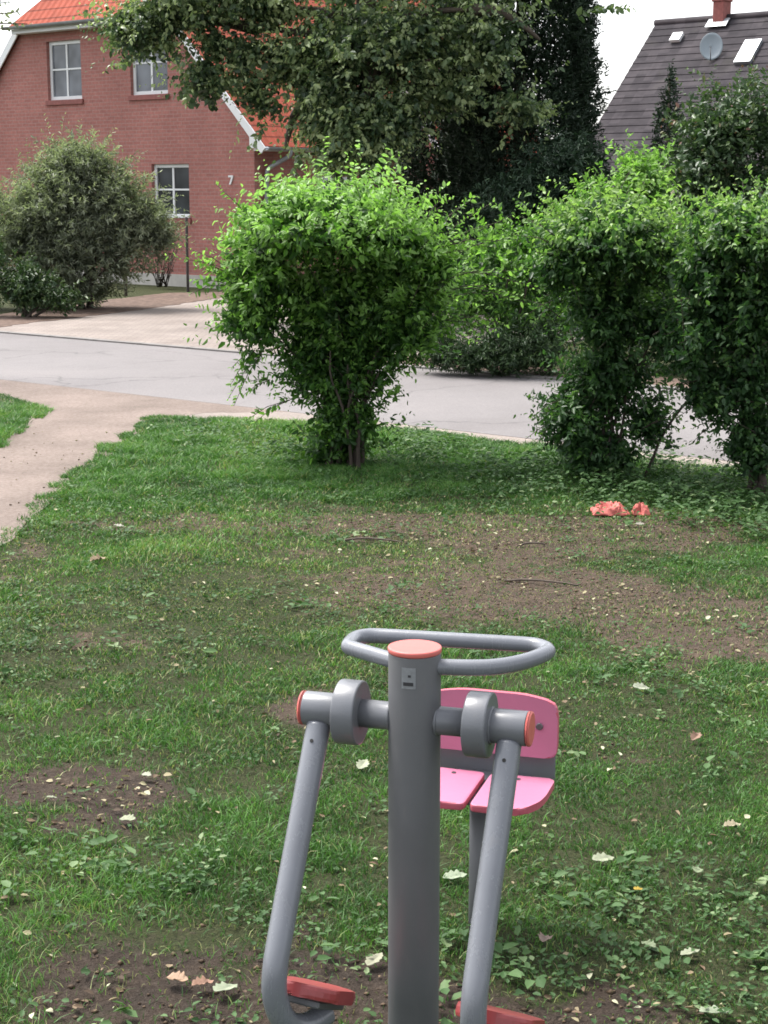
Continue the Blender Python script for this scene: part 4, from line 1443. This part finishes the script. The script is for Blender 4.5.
# ================================================================== SMALL LOOSE THINGS
def fallen(px, size, col, label, rz, lob=.28, curl=.15, group='fallen leaves on the lawn'):
    col = tuple(c_ * .46 for c_ in col)
    m_ = simple('fallen_leaf', col, .7, .25, 30, .2, 90)
    pts = []
    N_ = 26
    for side in (1, -1):
        seq = range(N_ + 1) if side == 1 else range(N_ - 1, 0, -1)
        for i in seq:
            t = i / N_
            env = math.sin(math.pi * t ** .8) ** .8 * .36
            wv = 1 - lob * (0.5 + .5 * math.cos(t * 2 * math.pi * 4.2))
            pts.append((t - .5, side * env * wv))
    bm = bmesh.new()
    cen = []
    vs = [bm.verts.new((p[0] * size, p[1] * size, size * curl * ((abs(p[1]) * 2.4) ** 2 + .5 * (p[0]) ** 2 + .12 * math.sin(p[0] * 14)))) for p in pts]
    axis = [bm.verts.new(((i / 8 - .5) * size * .98, 0, size * curl * .5 * (i / 8 - .5) ** 2)) for i in range(1, 8)]
    top = [vs[0]] + axis + [vs[N_]]
    for half in (vs[:N_ + 1], [vs[0]] + vs[:N_:-1] + [vs[N_]]):
        for k in range(8):
            i0, i1 = round(k * N_ / 8), round((k + 1) * N_ / 8)
            ring = [top[k]] + [v for v in half[i0:i1 + 1]] + [top[k + 1]]
            u_ = []
            for v in ring:
                if v not in u_: u_.append(v)
            if len(u_) > 2:
                try: bm.faces.new(u_)
                except ValueError: pass
    o = bm_obj('fallen_leaf', bm, m_)
    sm = o.modifiers.new('thickness', 'SOLIDIFY')
    sm.thickness = .0012
    p_ = G(*px)
    o.location = (p_[0], p_[1], float(relief(np.array([p_[0]]), np.array([p_[1]]))[0]) + .026)
    o.rotation_euler = (random.uniform(-.25, .25) + .12, random.uniform(-.2, .2), rz)
    tag(o, label, 'leaf', group)
    return o


PALE, GREEN, TAN = (.42, .46, .30), (.30, .38, .20), (.42, .30, .17)
fallen((639, 897), .045, (.62, .42, .03), 'small bright yellow leaf lying in the grass', .6)
fallen((603, 867), .078, PALE, 'pale lobed leaf on the grass below the pink seat', .2)
fallen((697, 878), .055, GREEN, 'pale green narrow leaf right of the yellow leaf', 1.3)
fallen((732, 834), .062, (.55, .47, .30), 'cream curled leaf lying near the right edge of the lawn', .1, curl=.3)
fallen((690, 958), .060, PALE, 'pale lobed leaf below the yellow leaf towards the bottom right', .15)
fallen((648, 952), .050, GREEN, 'folded pale green leaf between yellow leaf and bare soil', 2.4, curl=.3)
fallen((714, 1018), .085, (.36, .43, .28), 'large pale green leaf at the bottom right edge', .1)
fallen((178, 988), .075, (.52, .33, .20), 'orange-brown leaf left of the left pedal', -.5, curl=.25)
fallen((203, 992), .065, (.46, .25, .16), 'reddish brown leaf beside the large pale one', .4, curl=.3)
fallen((226, 997), .085, (.40, .46, .30), 'large pale leaf next to the brown leaves near the left pedal', .8)
fallen((128, 823), .075, (.40, .43, .27), 'pale leaf at the edge of the bare patch on the left', -.6)
fallen((52, 804), .040, PALE, 'whitish leaf scrap inside the bare patch on the left', .3)
fallen((147, 780), .050, (.48, .50, .36), 'pale leaf on the far right side of the left bare patch', -.7)
fallen((363, 770), .075, (.50, .54, .36), 'pale green leaf just left of the grey main post', 1.1)
fallen((641, 692), .080, (.46, .50, .36), 'pale leaf on the grass right of the pink backrest', .15)
fallen((696, 742), .070, (.40, .24, .16), 'brown curled leaf right of the pink seat', .9, curl=.35)
fallen((120, 531), .085, (.55, .53, .44), 'whitish leaf near the gravel path', .3)
fallen((98, 563), .100, (.46, .34, .20), 'tan crumpled leaf on the lawn beside the gravel path', .5, curl=.4)
fallen((375, 972), .070, (.42, .42, .28), 'pale leaf on the soil between post and left pedal', .9)
fallen((455, 887), .080, (.38, .46, .30), 'pale leaf seen between post and right arm', .0)
fallen((545, 948), .065, (.40, .28, .22), 'brown leaf on the soil right of the right arm', 1.2, curl=.35)
fallen((640, 508 + 20), .06, (.5, .45, .38), 'beige leaf on the soil below the red cloth', .2)


def crumple(name, label, px, sx_, sy_, sz_, seed):
    n_ = 40
    uu, vv = np.meshgrid(np.linspace(-1, 1, n_), np.linspace(-1, 1, n_))
    r_ = np.clip(np.maximum(np.abs(uu), np.abs(vv)), 0, 1)
    wx = uu + (fbm(uu * 1.6 + 9, vv * 1.6, seed) - .5) * .9
    wy = vv + (fbm(uu * 1.6, vv * 1.6 + 9, seed + 4) - .5) * .9
    ridge = 1 - 2 * np.abs(fbm(uu * 1.9 + 3 + .6 * vv, vv * 1.5, seed + 8, 3) - .5) * 2
    ridge2 = 1 - 2 * np.abs(fbm(uu * 3.6 - .8 * vv, vv * 3.1 + 5, seed + 15, 2) - .5) * 2
    zz = sz_ * (1 - r_ ** 3) * np.clip(.30 + .75 * ridge * (.6 + fbm(uu * 1.2, vv * 1.2, seed + 21)) + .30 * ridge2, .03, 2)
    Vv = np.stack([wx * sx_, wy * sy_, zz + .004], 2).reshape(-1, 3)
    k_ = (np.arange(n_ - 1)[:, None] * n_ + np.arange(n_ - 1)[None]).ravel()
    me_ = npmesh(name, Vv, np.stack([k_, k_ + 1, k_ + 1 + n_, k_ + n_], 1).ravel(), np.arange(len(k_)) * 4)
    o = link(name, me_, M['cloth'], None, True)
    sm = o.modifiers.new('thickness', 'SOLIDIFY')
    sm.thickness = .003
    p_ = G(*px)
    o.location = (p_[0], p_[1], .012)
    tag(o, label, 'cloth')
    return o


crumple('crumpled_cloth', 'larger crumpled coral red cloth at the edge of the soil', (610, 515), .125, .10, .066, 3)
crumple('crumpled_cloth', 'smaller crumpled coral red scrap right of the larger one', (640, 516), .055, .055, .055, 8)


def twig(px0, px1, label, r=.008):
    a, e = G(*px0), G(*px1)
    m0 = (a + e) / 2
    pts = [a - m0, (a - m0) * .4 + np.array([0, .03, .012]), (e - m0) * .4 + np.array([0, -.03, .02]), e - m0]
    z0 = float(relief(np.array([m0[0]]), np.array([m0[1]]))[0])
    o = tubes('fallen_twig', [(chaikin(pts, 1), np.linspace(r, r * .5, 8))], M['bark'], None, 6)
    o.location = (m0[0], m0[1], z0 + .012)
    tag(o, label, 'twig')


twig((345, 541), (402, 543), 'dark curved twig on the bare soil above the handlebar')
twig((518, 548), (545, 546), 'short dark twig on the soil left of the red cloth')
twig((560, 527), (575, 532), 'tiny dark twig below the red cloth on brown soil', .006)
twig((505, 580), (582, 585), 'long dark twig on the near bare patch')

# ================================================================== EXERCISE MACHINE
PH = math.radians(17)
C0 = D(414.5, 718, 4.0)
mc = empty('exercise_machine', (C0[0], C0[1], 0), -PH)
tag(mc, 'grey steel outdoor leg exerciser with loop handlebar, swing arms and red pedals', 'exercise machine')
AZ = float(C0[2])
TOPZ = float(D(414.5, 647, 4.0)[2])
PR = .0665
cyl('post', (0, 0, -.25), (0, 0, TOPZ - .012), PR, M['steel_dark'], mc, 64, .003)
cyl('post_cap', (0, 0, TOPZ - .012), (0, 0, TOPZ + .002), PR + .0015, M['coral'], mc, 64, .004)
hz = TOPZ - .047
loop_pts = [(-.05, .015), (-.17, .083), (-.205, .103), (-.216, .118), (-.222, .185), (-.216, .208), (-.195, .232), (-.16, .24), (.12, .262), (.235, .272), (.265, .264), (.292, .238), (.298, .208), (.265, .12), (.215, .055), (.16, .022), (.05, .0)]
hp = [(a, q, hz) for a, q in loop_pts]
hp_round = chaikin(hp, 3)
tubes('handlebar', [(hp_round, .0205)], M['steel_light'], mc, 20)
# axle with bearing drums, hubs and caps
cyl('axle', (-.20, 0, AZ), (.20, 0, AZ), .036, M['steel'], mc, 40)
for s in (-1, 1):
    for xx, rr in ((s * .0615, .0365), (s * .201, .0445)):
        ring = [(xx, rr * math.cos(t), AZ + rr * math.sin(t)) for t in np.linspace(0, 2 * math.pi, 36, endpoint=False)]
        tubes('weld_seam', [(ring, .0035)], M['steel'], mc, 8, closed=True)
for s in (-1, 1):
    dr = cyl('bearing_drum', (s * .140, 0, AZ), (s * .200, 0, AZ), .083, M['steel'], mc, 56, .005)
    cyl('hub', (s * .200, 0, AZ), (s * .292, 0, AZ), .044, M['steel'], mc, 40, .002)
    cyl('end_cap', (s * .292, 0, AZ), (s * .303, 0, AZ), .0445, M['coral'], mc, 40, .006)
    a = s * .250
    pts = [(a, -.02, AZ - .035), (a, -.32, AZ - .485), (a, -.36, AZ - .555), (a, -.365, AZ - .625), (a - .0 if s > 0 else a + .015, -.335, AZ - .705), (a + (.05 if s < 0 else .035), -.27, AZ - .742), (a + (.075 if s < 0 else .055), -.20, AZ - .735)]
    path = chaikin(pts, 3)
    arm = tubes('swing_arm', [(path, .0315)], M['steel_light'], mc, 24)
    # dark drain hole near the top of the tube, on the viewer's side
    hole = Vector((a, -.02 - .052, AZ - .035 - .028))
    cyl('drain_hole', hole + Vector((0, -.0, 0)), hole + Vector((0, -.0042, .003)), .0048, M['hole'], arm, 14)
    # pedal: board tilted with its toe end up towards the viewer
    pc = Vector((a + (.052 if s < 0 else .030), -.215, AZ - .688))
    bm = bmesh.new()
    out = []
    hw, l0, l1, cr = (.085 if s < 0 else .098), -.13, .12, .075
    for (cx, cy, t0) in ((hw - cr, l1 - cr, 0), (-hw + cr, l1 - cr, 90), (-hw + cr, l0 + cr, 180), (hw - cr, l0 + cr, 270)):
        for k in range(7):
            t = math.radians(t0 + 90 * k / 6)
            out.append((cx + cr * math.cos(t), cy + cr * math.sin(t), 0))
    add_prism(bm, out, (0, 0, .034), .010)
    pd = bm_obj('pedal', bm, M['pad_red'], arm)
    pd.location = pc
    pd.rotation_euler = (math.radians(-27), math.radians(3), math.radians(-6))
    br = bmesh.new()
    add_box(br, -.05, .05, -.09, .09, -.02, -.001, .004, 1)
    bo = bm_obj('pedal_bracket', br, M['steel_dark'], arm)
    bo.location = pc
    bo.rotation_euler = pd.rotation_euler
# sticker on the post, facing the viewer
def arc_patch(name, ang0, ang1, z0, z1, r, mat, parent, n=10):
    bm = bmesh.new()
    lo_, hi_ = [], []
    for i in range(n + 1):
        t = ang0 + (ang1 - ang0) * i / n
        lo_.append(bm.verts.new((r * math.cos(t), r * math.sin(t), z0)))
        hi_.append(bm.verts.new((r * math.cos(t), r * math.sin(t), z1)))
    for i in range(n):
        bm.faces.new((lo_[i], lo_[i + 1], hi_[i + 1], hi_[i]))
    o = bm_obj(name, bm, mat, parent)
    sm = o.modifiers.new('thickness', 'SOLIDIFY')
    sm.thickness = .0004
    sm.offset = 1
    return o


va_ = math.atan2(-C0[1], -C0[0]) + PH      # direction to the viewer in the local frame
sc_ = va_ - .23
st = arc_patch('sticker', sc_ - .27, sc_ + .27, TOPZ - .090, TOPZ - .036, PR + .0008, M['sticker'], mc)
arc_patch('sticker_mark', sc_ - .20, sc_ + .18, TOPZ - .082, TOPZ - .073, PR + .0016, M['sticker_ink'], st)
arc_patch('sticker_mark', sc_ - .02, sc_ + .09, TOPZ - .060, TOPZ - .054, PR + .0016, M['sticker_ink'], st)

# ---- seat on its own post
seat = empty('seat', (C0[0], C0[1], 0), -PH)
tag(seat, 'pink split seat with backrest on a grey post behind the machine', 'seat')
SX, SZ = .004, .462


def board(name, outline, vec, parent, loc, rot, mat_top, mat_edge, bev=.006):
    bm = bmesh.new()
    add_prism(bm, [(p[0], p[1], 0) for p in outline], vec, bev)
    o = bm_obj(name, bm, mat_top, parent)
    o.data.materials.append(mat_edge)
    for p in o.data.polygons:
        if abs(p.normal.z) < .9: p.material_index = 1
    o.location = loc
    o.rotation_euler = rot
    return o


def rounded(pts, n=3):
    return [tuple(p) for p in chaikin(pts, n, True)]


Rp = [(.008, .530), (.12, .532), (.165, .545), (.198, .61), (.207, .67), (.207, .80), (.198, .812), (.008, .812)]


def soft(poly, r=.02):
    out = []
    m_ = len(poly)
    for i in range(m_):
        a, b_, c_ = [np.array(poly[j % m_]) for j in (i - 1, i, i + 1)]
        u_, v_ = a - b_, c_ - b_
        lu, lv = np.linalg.norm(u_), np.linalg.norm(v_)
        p0 = b_ + u_ / lu * min(r, lu * .45)
        p1 = b_ + v_ / lv * min(r, lv * .45)
        for t in (0, .33, .67, 1):
            out.append(tuple((1 - t) ** 2 * p0 + 2 * t * (1 - t) * b_ + t * t * p1))
    return out


for s in (1, -1):
    pl = [(x_ * s, y_) for x_, y_ in Rp]
    if s < 0: pl = pl[::-1]
    sp = board('seat_board', soft(pl, .022), (0, 0, .022), seat, (SX, 0, SZ - .022), (0, 0, 0), M['pink'], M['pink_edge'])
    cyl('bolt', (s * .10, .775, .0225), (s * .10, .775, .0245), .007, M['bolt'], sp, 14)
bk = [(-.198, 0), (.198, 0), (.206, .03), (.204, .158), (.182, .178), (.10, .192), (-.10, .192), (-.182, .178), (-.204, .158), (-.206, .03)]
bo = board('backrest', soft(bk, .03), (0, 0, .024), seat, (SX - .004, .872, SZ + .046), (math.radians(86), 0, 0), M['pink'], M['pink_edge'])
cyl('bolt', (.150, .098, .024), (.150, .098, .030), .011, M['bolt'], bo, 16, .002)
cyl('bolt', (-.150, .098, .024), (-.150, .098, .030), .011, M['bolt'], bo, 16, .002)
bm = bmesh.new()
add_box(bm, SX - .19, SX + .19, .886, .894, SZ - .03, SZ + .16, .002, 1)
add_box(bm, SX - .12, SX + .12, .60, .8855, SZ - .030, SZ - .0235, .002, 1)
bm_obj('seat_frame', bm, M['steel'], seat)
cyl('seat_post', (SX, .70, -.2), (SX, .70, SZ - .031), .030, M['steel_dark'], seat, 32)

# ================================================================== LIGHT, SKY, CAMERA
SUN_EL, SUN_AZ = math.radians(60), math.radians(-48)   # azimuth from +Y clockwise: from the left, slightly behind the viewer
sd_ = Vector((math.cos(SUN_EL) * math.sin(SUN_AZ), math.cos(SUN_EL) * math.cos(SUN_AZ), math.sin(SUN_EL)))
ld = bpy.data.lights.new('sun', 'SUN')
ld.energy = 2.1
ld.angle = math.radians(18)
ld.color = (1, .96, .90)
lo_ = bpy.data.objects.new('sun', ld)
C.objects.link(lo_)
lo_.rotation_euler = sd_.to_track_quat('Z', 'Y').to_euler()
W = bpy.data.worlds.new('World')
S.world = W
W.use_nodes = True
nt = W.node_tree
nt.nodes.clear()
sky = nt.nodes.new('ShaderNodeTexSky')
sky.sky_type = 'NISHITA'
sky.sun_disc = False
sky.sun_elevation = SUN_EL
sky.sun_rotation = SUN_AZ
sky.air_density = 1.0
sky.dust_density = 3.0
sky.ozone_density = 1.0
hs = nt.nodes.new('ShaderNodeHueSaturation')
hs.inputs['Saturation'].default_value = .22
bg = nt.nodes.new('ShaderNodeBackground')
bg.inputs['Strength'].default_value = .15
wo_ = nt.nodes.new('ShaderNodeOutputWorld')
nt.links.new(sky.outputs[0], hs.inputs['Color'])
nt.links.new(hs.outputs[0], bg.inputs['Color'])
nt.links.new(bg.outputs[0], wo_.inputs['Surface'])

cd = bpy.data.cameras.new('camera')
cam = bpy.data.objects.new('camera', cd)
C.objects.link(cam)
cam.location = (0, 0, EYE)
cam.rotation_euler = (math.pi / 2 - PITCH, 0, 0)
cd.sensor_fit = 'VERTICAL'
cd.angle = 2 * math.atan(512 / F)
cd.clip_start = .05
cd.clip_end = 2000
S.camera = cam

vs = S.view_settings
vs.view_transform = 'Standard'
vs.look = 'None'
vs.exposure = 1.52
vs.gamma = 1
vs.use_curve_mapping = False
S.cycles.use_denoising = True
S.cycles.filter_width = 1.7
S.cycles.max_bounces = 6
S.cycles.transparent_max_bounces = 4
